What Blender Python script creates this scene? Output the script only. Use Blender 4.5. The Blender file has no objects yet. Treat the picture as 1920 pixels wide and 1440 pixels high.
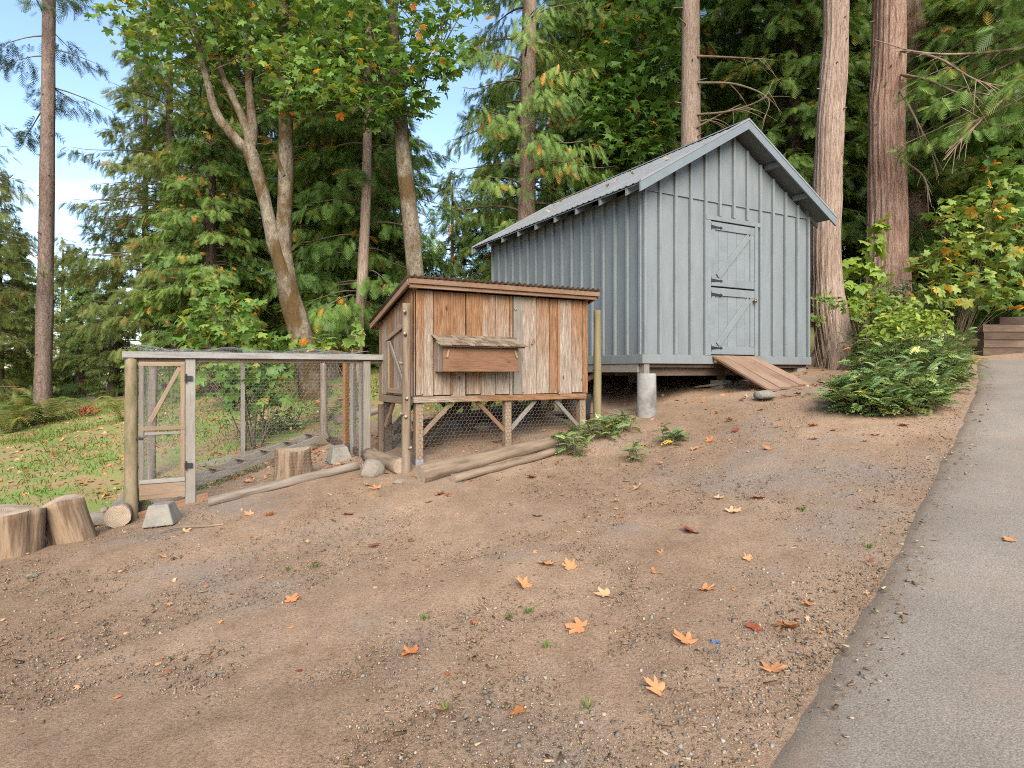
import bpy, math, random
import numpy as np
from mathutils import Vector, Matrix

rad = math.radians
sc = bpy.context.scene
COL = sc.collection
random.seed(7)
RNG = np.random.default_rng(7)

# ------------------------------------------------------------------ camera, sky, sun, exposure
F = 1188.0                      # focal length in photo pixels (1920 wide)
CAMZ = 1.5
HOR = 697.0                     # horizon row in the photo
cam_d = bpy.data.cameras.new('camera')
cam = bpy.data.objects.new('camera', cam_d)
COL.objects.link(cam)
cam.location = (0, 0, CAMZ)
cam.rotation_euler = (rad(90), 0, 0)
cam_d.sensor_width = 36.0
cam_d.lens = 36.0 * F / 1920.0
cam_d.shift_y = -(720.0 - HOR) / 1920.0
cam_d.clip_start = 0.05
cam_d.clip_end = 2000
sc.camera = cam

SUN_AZ = (0.12, -1.0)
SUN_EL = 35.0
world = bpy.data.worlds.new('World')
sc.world = world
world.use_nodes = True
wn = world.node_tree
wn.nodes.clear()
w_out = wn.nodes.new('ShaderNodeOutputWorld')
w_bg = wn.nodes.new('ShaderNodeBackground')
w_sky = wn.nodes.new('ShaderNodeTexSky')
w_sky.sky_type = 'NISHITA'
w_sky.sun_disc = False
w_sky.sun_elevation = rad(SUN_EL)
w_sky.sun_rotation = math.atan2(SUN_AZ[0], SUN_AZ[1])
w_sky.air_density = 1.0
w_sky.dust_density = 0.4
w_sky.ozone_density = 2.0
w_bg.inputs['Strength'].default_value = 0.09
# thin high cloud, everywhere in the sky
tc = wn.nodes.new('ShaderNodeTexCoord')
mp = wn.nodes.new('ShaderNodeMapping')
mp.inputs['Scale'].default_value = (1.6, 1.6, 6.0)
nz = wn.nodes.new('ShaderNodeTexNoise')
nz.inputs['Scale'].default_value = 1.7
nz.inputs['Detail'].default_value = 7
nz.inputs['Roughness'].default_value = 0.6
rp = wn.nodes.new('ShaderNodeValToRGB')
rp.color_ramp.elements[0].position = 0.60
rp.color_ramp.elements[1].position = 0.80
mx = wn.nodes.new('ShaderNodeMix')
mx.data_type = 'RGBA'
mx.inputs[7].default_value = (4.2, 4.5, 5.1, 1)
wn.links.new(tc.outputs['Generated'], mp.inputs['Vector'])
wn.links.new(mp.outputs['Vector'], nz.inputs['Vector'])
wn.links.new(nz.outputs['Fac'], rp.inputs['Fac'])
wn.links.new(rp.outputs['Color'], mx.inputs[0])
wn.links.new(w_sky.outputs['Color'], mx.inputs[6])
wn.links.new(mx.outputs[2], w_bg.inputs['Color'])
wn.links.new(w_bg.outputs['Background'], w_out.inputs['Surface'])

sun_d = bpy.data.lights.new('sun', 'SUN')
sun_d.energy = 2.6
sun_d.angle = rad(46)
sun_d.color = (1.0, 0.94, 0.85)
sun = bpy.data.objects.new('sun', sun_d)
COL.objects.link(sun)
_n = math.hypot(*SUN_AZ)
sdir = Vector((SUN_AZ[0] / _n * math.cos(rad(SUN_EL)), SUN_AZ[1] / _n * math.cos(rad(SUN_EL)), math.sin(rad(SUN_EL))))
sun.rotation_euler = sdir.to_track_quat('Z', 'Y').to_euler()
sun.location = (6, -10, 20)

sc.view_settings.view_transform = 'Standard'
sc.view_settings.look = 'None'
sc.view_settings.gamma = 1.0
sc.view_settings.use_curve_mapping = False
sc.view_settings.exposure = 1.9
sc.view_settings.use_white_balance = True
sc.view_settings.white_balance_temperature = 6800
sc.view_settings.white_balance_tint = 10
sc.render.engine = 'CYCLES'
sc.cycles.max_bounces = 8
sc.cycles.diffuse_bounces = 6
sc.cycles.use_adaptive_sampling = True
sc.cycles.adaptive_threshold = 0.015
sc.cycles.glossy_bounces = 2
sc.cycles.transmission_bounces = 4
sc.cycles.transparent_max_bounces = 4
sc.cycles.use_denoising = False
sc.cycles.sample_clamp_indirect = 6.0
sc.cycles.pixel_filter_type = 'BLACKMAN_HARRIS'
sc.cycles.filter_width = 1.05

# ------------------------------------------------------------------ helpers: pixels, terrain
def U(px, py, Y):
    """photo pixel at depth Y -> world point"""
    return Vector(((px - 960.0) / F * Y, Y, CAMZ - (py - HOR) / F * Y))

def smooth(a, b, x):
    t = np.clip((x - a) / (b - a), 0, 1)
    return t * t * (3 - 2 * t)

CP = [(0, 0, 0), (-3, 0, -.15), (3, 0, .12), (0, 2.5, .04), (-2.1, 2.6, -.08), (1.04, 2.38, .15),
      (0, 5, .22), (0, 3.3, .10), (1.34, 4.7, .30), (2.32, 4.3, .42), (1.6, 3, .23), (-2.6, 4.7, -.09), (-4.28, 5.3, -.09),
      (-4.05, 6.77, -.11), (-3.58, 7.06, .04), (-3.25, 6.75, .11), (-1.77, 7.2, .37), (-1.175, 7.05, .36), (-1.0, 6.75, .35),
      (-1.0, 7.2, .47), (.05, 7.76, .57), (.68, 7.5, .54), (1.0, 8.33, .76), (1.36, 7.0, .53), (1.81, 7.4, .63), (1.9, 8.9, .80),
      (2.78, 7.5, .86), (3.22, 8.7, 1.17), (3.55, 8.79, 1.22), (4.37, 9.27, 1.30), (5.08, 10.85, 1.52), (3.94, 6.5, .95), (3.49, 6.9, .96),
      (4.26, 6.1, .87), (6.3, 9.0, 1.33), (8.5, 12.3, 1.76), (6.16, 12, 1.57), (8, 6, .97), (12, 12, 1.95),
      (-6.37, 8.8, 0), (-9.4, 13, .16), (-11.8, 16, .45), (-9.7, 12, .12), (-5.2, 11.5, .62), (-6.4, 14, .98), (-4.2, 13, 1.0),
      (-3.3, 15, 1.4), (-3.07, 10.27, .44), (-1.82, 8.03, .42), (-2.4, 7.75, .19), (-5.2, 9.0, -.02), (-.5, 10, .86), (1.7, 10.5, 1.02),
      (-.4, 13.2, 1.2), (2.8, 15, 1.9), (5, 18, 2.6), (9.5, 16, 2.7), (-15, 25, .6), (0, 30, 3), (15, 30, 5), (-30, 30, 0.0), (30, 10, 2.5),
      (-15, 5, -.8), (-15, -10, -1), (15, -10, .5), (-40, 0, -1.5), (40, 40, 5), (-40, 60, 0), (0, 60, 3.5), (0, -12, -.2)]
CP = np.array(CP, float)
def _phi(r2):
    return 0.5 * r2 * np.log(r2 + 1e-9)
_n = len(CP)
_d2 = ((CP[:, None, :2] - CP[None, :, :2]) ** 2).sum(-1)
_A = np.zeros((_n + 3, _n + 3))
_A[:_n, :_n] = _phi(_d2) + np.eye(_n) * 0.35
_A[:_n, _n] = 1
_A[:_n, _n + 1:] = CP[:, :2]
_A[_n, :_n] = 1
_A[_n + 1:, :_n] = CP[:, :2].T
_W = np.linalg.solve(_A, np.concatenate([CP[:, 2], [0, 0, 0]]))

def gz(x, y):
    x = np.asarray(x, float); y = np.asarray(y, float)
    xc = np.clip(x, -45, 45); yc = np.clip(y, -14, 62)
    r2 = (xc[..., None] - CP[:, 0]) ** 2 + (yc[..., None] - CP[:, 1]) ** 2
    return _phi(r2) @ _W[:_n] + _W[_n] + _W[_n + 1] * xc + _W[_n + 2] * yc

def g(x, y):
    return float(gz(x, y))

def hit(px, py):
    """where the view ray through a photo pixel meets the terrain"""
    ys = np.concatenate([np.arange(1.2, 14, .02), np.arange(14, 60, .2)])
    xs = (px - 960.0) / F * ys
    zs = CAMZ - (py - HOR) / F * ys
    k = np.argmax(zs <= gz(xs, ys))
    if zs[k] > g(xs[k], ys[k]):
        k = len(ys) - 1
    return Vector((xs[k], ys[k], g(xs[k], ys[k])))

# ------------------------------------------------------------------ helpers: objects
def tag(o, label=None, cat=None, group=None, kind=None):
    if label: o['label'] = label
    if cat: o['category'] = cat
    if group: o['group'] = group
    if kind: o['kind'] = kind
    return o

def thing(name, label, cat, loc=(0, 0, 0), rz=0.0, group=None):
    o = bpy.data.objects.new(name, None)
    o.empty_display_size = .2
    COL.objects.link(o)
    o.location = loc
    o.rotation_euler = (0, 0, rz)
    return tag(o, label, cat, group)

def link(name, me, mat=None, parent=None, M=None):
    if mat is not None:
        for m in (mat if isinstance(mat, (list, tuple)) else [mat]):
            me.materials.append(m)
    o = bpy.data.objects.new(name, me)
    COL.objects.link(o)
    if parent is not None:
        o.parent = parent
    if M is not None:
        o.matrix_basis = M
    return o

def np_mesh(name, V, Fc, nper, tint=None, mi=None, smooth_=False):
    """V (n,3); Fc (m,nper) all faces with nper corners"""
    me = bpy.data.meshes.new(name)
    V = np.asarray(V, np.float32); Fc = np.asarray(Fc, np.int32)
    me.vertices.add(len(V)); me.vertices.foreach_set('co', V.ravel())
    me.loops.add(Fc.size); me.loops.foreach_set('vertex_index', Fc.ravel())
    me.polygons.add(len(Fc)); me.polygons.foreach_set('loop_start', np.arange(0, Fc.size, nper, dtype=np.int32))
    if mi is not None:
        me.polygons.foreach_set('material_index', np.asarray(mi, np.int32))
    if smooth_:
        me.polygons.foreach_set('use_smooth', np.ones(len(Fc), bool))
    me.update(calc_edges=True)
    if tint is not None:
        a = me.attributes.new('tint', 'FLOAT', 'FACE')
        a.data.foreach_set('value', np.asarray(tint, np.float32))
    return me

def py_mesh(name, V, Fs, mi=None, smooth_=False):
    me = bpy.data.meshes.new(name)
    me.from_pydata([tuple(v) for v in V], [], Fs)
    if mi is not None:
        me.polygons.foreach_set('material_index', mi)
    if smooth_:
        me.polygons.foreach_set('use_smooth', [True] * len(me.polygons))
    me.update()
    return me

def board_mesh(L, w, t, c=.004, jig=0.0, taper=0.0):
    """board along +X, width w along Z, thickness t along Y, long edges chamfered"""
    c = min(c, w * .25, t * .25)
    hw, ht = w / 2, t / 2
    prof = [(-ht + c, -hw), (ht - c, -hw), (ht, -hw + c), (ht, hw - c), (ht - c, hw), (-ht + c, hw), (-ht, hw - c), (-ht, -hw + c)]
    V = []
    for x, k in ((0, 1.0), (L, 1.0 - taper)):
        for (y, z) in prof:
            V.append((x + random.uniform(-jig, jig), y, z * k))
    Fs = [(i, (i + 1) % 8, 8 + (i + 1) % 8, 8 + i) for i in range(8)]
    Fs = [f[::-1] for f in Fs]
    Fs += [tuple(range(8)), tuple(range(15, 7, -1))]
    return py_mesh('board', V, Fs)

def frame(a, b, up):
    a = Vector(a); b = Vector(b); up = Vector(up)
    x = (b - a).normalized()
    z = (up - x * up.dot(x)).normalized()
    y = z.cross(x)
    M = Matrix.Identity(4)
    for i in range(3):
        M[i][0] = x[i]; M[i][1] = y[i]; M[i][2] = z[i]; M[i][3] = a[i]
    return M, (b - a).length

def board(name, a, b, w, t, mat, parent, up=(0, 0, 1), jig=0.0, c=.004):
    M, L = frame(a, b, up)
    o = link(name, board_mesh(L, w, t, c, jig), mat, parent, M)
    q = random.uniform(.15, .85); o.color = (q, q, q, 1)
    return o

def log_mesh(L, r0, r1, n=18, rings=10, rough=.06, bend=.0, seed=0, cut=(0, 0)):
    """round log along +X with capped, cut ends; slot 0 bark, slot 1 end grain"""
    rs = np.random.default_rng(seed)
    ph = rs.uniform(0, 6.28, 6)
    V = []; Fs = []; mi = []
    for i in range(rings + 1):
        t = i / rings
        r = r0 + (r1 - r0) * t
        cx = bend * math.sin(math.pi * t)
        for k in range(n):
            a = 2 * math.pi * k / n
            rr = r * (1 + rough * (math.sin(2 * a + ph[0] + 2 * t) * .5 + math.sin(5 * a + ph[1] + 5 * t) * .35 + math.sin(9 * t * 2 + ph[2] + a) * .4) + rs.uniform(-1, 1) * rough * .35)
            xo = (cut[0] * math.sin(a) * r if i == 0 else 0) + (cut[1] * math.sin(a) * r if i == rings else 0)
            V.append((L * t + xo, rr * math.cos(a) + cx, rr * math.sin(a)))
    for i in range(rings):
        for k in range(n):
            k2 = (k + 1) % n
            Fs.append((i * n + k, i * n + k2, (i + 1) * n + k2, (i + 1) * n + k)); mi.append(0)
    for e in (0, 1):
        base = 0 if e == 0 else rings * n
        c = len(V)
        V.append((0 if e == 0 else L, bend * 0, 0))
        for k in range(n):
            k2 = (k + 1) % n
            Fs.append((base + k2, base + k, c) if e == 0 else (base + k, base + k2, c)); mi.append(1)
    me = py_mesh('log', V, [f[::-1] for f in Fs], mi)
    sm = [m == 0 for m in mi]
    me.polygons.foreach_set('use_smooth', sm)
    return me

def log(name, a, b, r0, r1, mats, parent=None, **kw):
    M, L = frame(a, b, (0, 0, 1) if abs((Vector(b) - Vector(a)).normalized().z) < .9 else (1, 0, 0))
    return link(name, log_mesh(L, r0, r1, **kw), mats, parent, M)

def tube_np(P, Rr, n=6, squash=None, ridge=None, seed=0):
    """P (k,3), Rr (k,) -> quads; returns V,F (quad)"""
    P = np.asarray(P, float); Rr = np.asarray(Rr, float)
    k = len(P)
    T = np.gradient(P, axis=0)
    T /= np.linalg.norm(T, axis=1)[:, None] + 1e-9
    ref = np.array([1.0, 0.13, 0.07])
    if abs(T[:, 0]).mean() > .8:
        ref = np.array([.07, .13, 1.0])
    A = np.cross(T, ref); A /= np.linalg.norm(A, axis=1)[:, None]
    Bv = np.cross(T, A)
    ang = np.linspace(0, 2 * np.pi, n, endpoint=False)
    rr = Rr[:, None] * np.ones((1, n))
    if ridge is not None:
        rr = rr * ridge(ang[None, :], np.linspace(0, 1, k)[:, None])
    V = P[:, None, :] + rr[..., None] * (np.cos(ang)[None, :, None] * A[:, None, :] + np.sin(ang)[None, :, None] * Bv[:, None, :])
    i = np.arange(k - 1)[:, None]; j = np.arange(n)[None, :]; j2 = (j + 1) % n
    Fq = np.stack([i * n + j, i * n + j2, (i + 1) * n + j2, (i + 1) * n + j], -1).reshape(-1, 4)
    return V.reshape(-1, 3), Fq

def quads_to_tris(Fq):
    return np.concatenate([Fq[:, [0, 1, 2]], Fq[:, [0, 2, 3]]])

def spline(pts, k):
    """Catmull-Rom resample of points (n,m) to k rows"""
    pts = np.asarray(pts, float)
    n = len(pts)
    ext = np.vstack([2 * pts[0] - pts[1], pts, 2 * pts[-1] - pts[-2]])
    t = np.linspace(0, n - 1 - 1e-6, k)
    i = t.astype(int); f = (t - i)[:, None]
    p0, p1, p2, p3 = ext[i], ext[i + 1], ext[i + 2], ext[i + 3]
    return .5 * (2 * p1 + (p2 - p0) * f + (2 * p0 - 5 * p1 + 4 * p2 - p3) * f ** 2 + (3 * p1 - p0 - 3 * p2 + p3) * f ** 3)

def norm(a):
    return a / (np.linalg.norm(a, axis=-1, keepdims=True) + 1e-9)

def scatter(TV, TF, pos, d, nrm, size):
    """stamp template (x along d, z along nrm) -> V, F"""
    d = norm(d); y = norm(np.cross(nrm, d)); z = np.cross(d, y)
    Mx = np.stack([d, y, z], -1)                # K,3,3 columns
    V = np.einsum('kij,nj->kni', Mx, TV) * np.asarray(size).reshape(-1, 1, 1) + pos[:, None, :]
    K, n = len(pos), len(TV)
    Fc = TF[None] + (np.arange(K) * n)[:, None, None]
    return V.reshape(-1, 3), Fc.reshape(-1, TF.shape[1])

# ------------------------------------------------------------------ materials
def new_mat(name):
    m = bpy.data.materials.new(name)
    m.use_nodes = True
    nt = m.node_tree
    b = nt.nodes['Principled BSDF']
    return m, nt, b

def ramp(nt, stops, fac):
    r = nt.nodes.new('ShaderNodeValToRGB')
    cr = r.color_ramp
    while len(cr.elements) < len(stops):
        cr.elements.new(.5)
    for e, (p, c) in zip(cr.elements, stops):
        e.position = p; e.color = (*c, 1)
    nt.links.new(fac, r.inputs['Fac'])
    return r.outputs['Color']

def tex(nt, vec, scale, detail=5, rough=.6, dist=0.0):
    n = nt.nodes.new('ShaderNodeTexNoise')
    n.inputs['Scale'].default_value = scale
    n.inputs['Detail'].default_value = detail
    n.inputs['Roughness'].default_value = rough
    n.inputs['Distortion'].default_value = dist
    nt.links.new(vec, n.inputs['Vector'])
    return n.outputs['Fac']

def coords(nt, scale=(1, 1, 1), rnd=True):
    t = nt.nodes.new('ShaderNodeTexCoord')
    m = nt.nodes.new('ShaderNodeMapping')
    m.inputs['Scale'].default_value = scale
    nt.links.new(t.outputs['Object'], m.inputs['Vector'])
    if rnd:
        oi = nt.nodes.new('ShaderNodeObjectInfo')
        mu = nt.nodes.new('ShaderNodeMath'); mu.operation = 'MULTIPLY'
        mu.inputs[1].default_value = 53.0
        nt.links.new(oi.outputs['Random'], mu.inputs[0])
        cb = nt.nodes.new('ShaderNodeCombineXYZ')
        for k in range(3):
            nt.links.new(mu.outputs[0], cb.inputs[k])
        nt.links.new(cb.outputs[0], m.inputs['Location'])
    return m.outputs['Vector']

def mixc(nt, fac, a, b, mode='MIX'):
    m = nt.nodes.new('ShaderNodeMix'); m.data_type = 'RGBA'; m.blend_type = mode
    for inp, v in ((m.inputs[0], fac), (m.inputs[6], a), (m.inputs[7], b)):
        if isinstance(v, (int, float)):
            inp.default_value = v
        elif isinstance(v, tuple):
            inp.default_value = (*v, 1)
        else:
            nt.links.new(v, inp)
    return m.outputs[2]

def math_(nt, op, a, b=None, c=None):
    m = nt.nodes.new('ShaderNodeMath'); m.operation = op
    for i, v in enumerate((a, b, c)):
        if v is None: continue
        if isinstance(v, (int, float)): m.inputs[i].default_value = v
        else: nt.links.new(v, m.inputs[i])
    return m.outputs[0]

def bump(nt, b, h, strength=.4, dist=.01):
    n = nt.nodes.new('ShaderNodeBump')
    n.inputs['Strength'].default_value = strength
    n.inputs['Distance'].default_value = dist
    nt.links.new(h, n.inputs['Height'])
    nt.links.new(n.outputs[0], b.inputs['Normal'])

def wood(name, stops, grain=14, along=.9, rough=.85, bmp=.35, rndval=.35, knots=True):
    """grain runs along object X"""
    stops = [(p, tuple(v * .68 for v in c)) for p, c in stops]
    m, nt, b = new_mat(name)
    v = coords(nt, (along, 8, 8))
    v2 = coords(nt, (1, 1.6, 1.6))
    n1 = tex(nt, v, grain * .55, 8, .7, .4)
    n2 = tex(nt, v2, 1.6, 4, .6)
    oi = nt.nodes.new('ShaderNodeObjectInfo')
    f = math_(nt, 'ADD', math_(nt, 'MULTIPLY', n1, .45), math_(nt, 'MULTIPLY', n2, .55))
    r = math_(nt, 'MULTIPLY_ADD', oi.outputs['Random'], rndval, -rndval / 2)
    f = math_(nt, 'ADD', f, r)
    col = ramp(nt, stops, f)
    # dark grain lines
    n3 = tex(nt, coords(nt, (.35, 22, 22)), 7, 5, .7)
    dark = ramp(nt, [(.30, (.38, .34, .30)), (.46, (1, 1, 1))], n3)
    col = mixc(nt, .8, col, dark, 'MULTIPLY')
    if knots:
        vo = nt.nodes.new('ShaderNodeTexVoronoi'); vo.inputs['Scale'].default_value = 2.6
        nt.links.new(coords(nt, (1.0, 2.2, 2.2)), vo.inputs['Vector'])
        kn = ramp(nt, [(.045, (.22, .13, .08)), (.085, (1, 1, 1))], vo.outputs['Distance'])
        col = mixc(nt, .75, col, kn, 'MULTIPLY')
    nt.links.new(col, b.inputs['Base Color'])
    b.inputs['Roughness'].default_value = rough
    b.inputs['Specular IOR Level'].default_value = .25
    bump(nt, b, math_(nt, 'ADD', n1, n3), bmp, .006)
    return m

def plain(name, stops, scale=6, rough=.8, bmp=.25, bscale=40, detail=6, metal=0.0, spec=.3, stretch=(1, 1, 1), rnd=True, bd=.006):
    stops = [(p, tuple(v_ * .68 for v_ in c)) for p, c in stops]
    m, nt, b = new_mat(name)
    v = coords(nt, stretch, rnd)
    n1 = tex(nt, v, scale, detail, .65)
    nt.links.new(ramp(nt, stops, n1), b.inputs['Base Color'])
    b.inputs['Roughness'].default_value = rough
    b.inputs['Metallic'].default_value = metal
    b.inputs['Specular IOR Level'].default_value = spec
    if bmp:
        bump(nt, b, tex(nt, v, bscale, 5, .6), bmp, bd)
    return m

def leafmat(name, stops, transl=.40, rough=.5, spec=.25, objvar=.12):
    m, nt, b = new_mat(name)
    at = nt.nodes.new('ShaderNodeAttribute'); at.attribute_name = 'tint'
    oi = nt.nodes.new('ShaderNodeObjectInfo')
    f = math_(nt, 'ADD', at.outputs['Fac'], math_(nt, 'MULTIPLY_ADD', oi.outputs['Random'], objvar, -objvar / 2))
    col = ramp(nt, stops, f)
    v = coords(nt, (1, 1, 1), False)
    n1 = tex(nt, v, 9, 3, .6)
    col = mixc(nt, .55, col, ramp(nt, [(.3, (.62, .66, .6)), (.7, (1.25, 1.2, 1.1))], n1), 'MULTIPLY')
    nt.links.new(col, b.inputs['Base Color'])
    b.inputs['Roughness'].default_value = rough
    b.inputs['Specular IOR Level'].default_value = spec
    tr = nt.nodes.new('ShaderNodeBsdfTranslucent')
    nt.links.new(mixc(nt, 1.0, col, (1.25, 1.2, .6), 'MULTIPLY'), tr.inputs['Color'])
    ms = nt.nodes.new('ShaderNodeMixShader'); ms.inputs[0].default_value = transl
    nt.links.new(b.outputs[0], ms.inputs[1]); nt.links.new(tr.outputs[0], ms.inputs[2])
    nt.links.new(ms.outputs[0], nt.nodes['Material Output'].inputs['Surface'])
    return m

def bark(name, stops, vs=(9, 9, .9), bmp=.8, moss=None, mossamt=.0, plates=0.0):
    stops = [(p, tuple(v_ * .74 for v_ in c)) for p, c in stops]
    m, nt, b = new_mat(name)
    v = coords(nt, vs)
    n1 = tex(nt, v, 2.2, 8, .7, .5)
    n2 = tex(nt, coords(nt, (1, 1, .5)), 1.2, 4, .6)
    f = math_(nt, 'ADD', math_(nt, 'MULTIPLY', n1, .65), math_(nt, 'MULTIPLY', n2, .35))
    n5 = tex(nt, coords(nt, (vs[0] * 2.1, vs[1] * 2.1, vs[2] * 3.2)), 2.0, 6, .75, .8)
    col = ramp(nt, stops, f)
    col = mixc(nt, .8, col, ramp(nt, [(.36, (.34, .28, .25)), (.50, (1, 1, 1)), (.7, (1.18, 1.16, 1.14))], n5), 'MULTIPLY')
    if moss:
        n3 = tex(nt, coords(nt, (1, 1, .6)), 1.9, 6, .65)
        mk = ramp(nt, [(.56 - mossamt * .10, (0, 0, 0)), (.64 - mossamt * .10, (.92, .92, .92))], math_(nt, 'ADD', math_(nt, 'MULTIPLY', n3, .75), math_(nt, 'MULTIPLY', n1, .25)))
        mcol = mixc(nt, n1, (moss[0] * .35, moss[1] * .35, moss[2] * .5), (moss[0] * 1.5, moss[1] * 1.4, moss[2] * 1.4))
        col = mixc(nt, mk, col, mcol)
    nt.links.new(col, b.inputs['Base Color'])
    b.inputs['Roughness'].default_value = .95
    b.inputs['Specular IOR Level'].default_value = .1
    bump(nt, b, math_(nt, 'ADD', n1, math_(nt, 'MULTIPLY', n5, .7)), bmp, .03)
    return m

M = {}
M['paint'] = None
def make_paint():
    m, nt, b = new_mat('grey_blue_paint')
    n1 = tex(nt, coords(nt, (1, 1, .25)), 3.0, 6, .65)
    n2 = tex(nt, coords(nt, (24, 24, 1.5)), 3, 6, .7)
    col = ramp(nt, [(.25, (.106, .120, .125)), (.5, (.130, .146, .151)), (.8, (.154, .171, .175))], n1)
    col = mixc(nt, .35, col, ramp(nt, [(.3, (.78, .78, .78)), (.6, (1.08, 1.08, 1.08))], n2), 'MULTIPLY')
    n3 = tex(nt, coords(nt, (3, 3, 1.2)), 4.0, 8, .75)
    col = mixc(nt, ramp(nt, [(.70, (0, 0, 0)), (.76, (.7, .7, .7))], n3), col, (.17, .175, .165))
    # rain-splashed soil low on the walls
    ge = nt.nodes.new('ShaderNodeNewGeometry'); sp = nt.nodes.new('ShaderNodeSeparateXYZ')
    nt.links.new(ge.outputs['Position'], sp.inputs[0])
    hgt = math_(nt, 'MULTIPLY_ADD', sp.outputs['Z'], -1.7, 1.7 * 1.62 + .62)
    mud = math_(nt, 'ADD', hgt, math_(nt, 'MULTIPLY_ADD', n3, 1.8, -1.1))
    col = mixc(nt, ramp(nt, [(.25, (0, 0, 0)), (.8, (.5, .5, .5))], mud), col, (.16, .125, .09))
    nt.links.new(col, b.inputs['Base Color'])
    b.inputs['Roughness'].default_value = .62
    b.inputs['Specular IOR Level'].default_value = .3
    bump(nt, b, n2, .3, .004)
    return m
M['paint'] = make_paint()
M['shed_roof'] = plain('galvanised_roof', [(.3, (.21, .22, .225)), (.55, (.28, .29, .295)), (.75, (.19, .185, .17))], 3.5, .5, .15, 60, metal=.25, spec=.4)
M['flashing'] = plain('roof_trim', [(.3, (.165, .19, .205)), (.7, (.20, .225, .24))], 4, .5, .1, 50, metal=.1)
M['iron'] = plain('black_iron', [(.3, (.012, .012, .013)), (.7, (.03, .03, .03))], 10, .5, .1, 60)
M['brass'] = plain('old_brass', [(.3, (.16, .09, .05)), (.7, (.3, .18, .1))], 10, .4, .1, 60, metal=.8)
def weathered_planks():
    m, nt, b = new_mat('weathered_cedar')
    t = nt.nodes.new('ShaderNodeTexCoord'); sx = nt.nodes.new('ShaderNodeSeparateXYZ')
    nt.links.new(t.outputs['Object'], sx.inputs[0])
    oi = nt.nodes.new('ShaderNodeObjectInfo')
    sc_ = nt.nodes.new('ShaderNodeSeparateColor'); nt.links.new(oi.outputs['Color'], sc_.inputs[0])
    n1 = tex(nt, coords(nt, (.8, 9, 9)), 8, 8, .72, .4)
    n2 = tex(nt, coords(nt, (.45, 7, 7)), 2.0, 6, .7)
    n3 = tex(nt, coords(nt, (.30, 26, 26)), 7, 6, .72)
    brown = ramp(nt, [(.25, (.052, .024, .013)), (.42, (.125, .061, .029)), (.56, (.192, .101, .050)), (.75, (.265, .158, .087))], n1)
    silver = ramp(nt, [(.28, (.090, .063, .044)), (.48, (.190, .147, .112)), (.62, (.28, .232, .19)), (.8, (.34, .30, .26))], n1)
    # how far the weather has bleached the plank: more near the foot, patchy, its own for each plank
    w = math_(nt, 'MULTIPLY_ADD', sx.outputs['X'], -.62, .80)
    w = math_(nt, 'ADD', w, math_(nt, 'MULTIPLY_ADD', n2, 1.5, -.80))
    w = math_(nt, 'ADD', w, math_(nt, 'MULTIPLY_ADD', sc_.outputs[0], 1.5, -.75))
    col = mixc(nt, ramp(nt, [(.15, (0, 0, 0)), (.75, (1, 1, 1))], w), brown, silver)
    col = mixc(nt, .9, col, ramp(nt, [(.32, (.30, .25, .22)), (.47, (1, 1, 1))], n3), 'MULTIPLY')
    vo = nt.nodes.new('ShaderNodeTexVoronoi'); vo.inputs['Scale'].default_value = 2.6
    nt.links.new(coords(nt, (1.0, 2.2, 2.2)), vo.inputs['Vector'])
    col = mixc(nt, .8, col, ramp(nt, [(.05, (.2, .11, .07)), (.10, (1, 1, 1))], vo.outputs['Distance']), 'MULTIPLY')
    nt.links.new(col, b.inputs['Base Color'])
    b.inputs['Roughness'].default_value = .88; b.inputs['Specular IOR Level'].default_value = .2
    bump(nt, b, math_(nt, 'ADD', n1, n3), .5, .006)
    return m
M['cedar'] = weathered_planks()
M['cedar_red'] = wood('red_cedar', [(.25, (.12, .058, .032)), (.5, (.26, .135, .074)), (.75, (.36, .22, .14))], rndval=.2)
M['cedar_dull'] = wood('dull_cedar', [(.25, (.10, .052, .03)), (.5, (.215, .125, .075)), (.75, (.32, .22, .15))], rndval=.2)
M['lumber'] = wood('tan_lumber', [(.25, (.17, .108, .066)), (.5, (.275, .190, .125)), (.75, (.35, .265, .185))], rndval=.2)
M['orange_lumber'] = wood('orange_lumber', [(.25, (.23, .105, .04)), (.5, (.35, .165, .07)), (.75, (.41, .22, .11))], rndval=.1)
M['grey_wood'] = wood('grey_weathered_wood', [(.25, (.13, .108, .085)), (.5, (.235, .205, .172)), (.75, (.32, .295, .262))], rndval=.25)
M['silver_wood'] = wood('silvered_wood', [(.25, (.15, .142, .130)), (.5, (.30, .288, .270)), (.75, (.41, .40, .385))], rndval=.1, bmp=.6)
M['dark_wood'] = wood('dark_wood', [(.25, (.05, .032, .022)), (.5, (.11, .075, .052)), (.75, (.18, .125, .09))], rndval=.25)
M['shake'] = wood('cedar_shake', [(.25, (.11, .078, .050)), (.5, (.225, .165, .11)), (.75, (.31, .245, .175))], rndval=.4, knots=False)
M['ramp_wood'] = wood('ramp_plank', [(.25, (.21, .125, .083)), (.5, (.34, .225, .158)), (.75, (.43, .325, .25))], rndval=.3)
M['mossy_post'] = plain('mossy_round_post', [(.3, (.12, .115, .05)), (.5, (.21, .165, .095)), (.7, (.29, .215, .14))], 5, .9, .5, 30, stretch=(1, 3, 3))
M['treated_post'] = plain('treated_round_post', [(.3, (.15, .125, .06)), (.6, (.235, .19, .10)), (.8, (.30, .24, .14))], 4, .85, .3, 30, stretch=(.4, 4, 4))
M['log_bark'] = plain('peeled_log', [(.30, (.10, .068, .043)), (.5, (.215, .155, .105)), (.72, (.30, .23, .165))], 3.2, .9, .6, 14, stretch=(.6, 5, 5))
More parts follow.
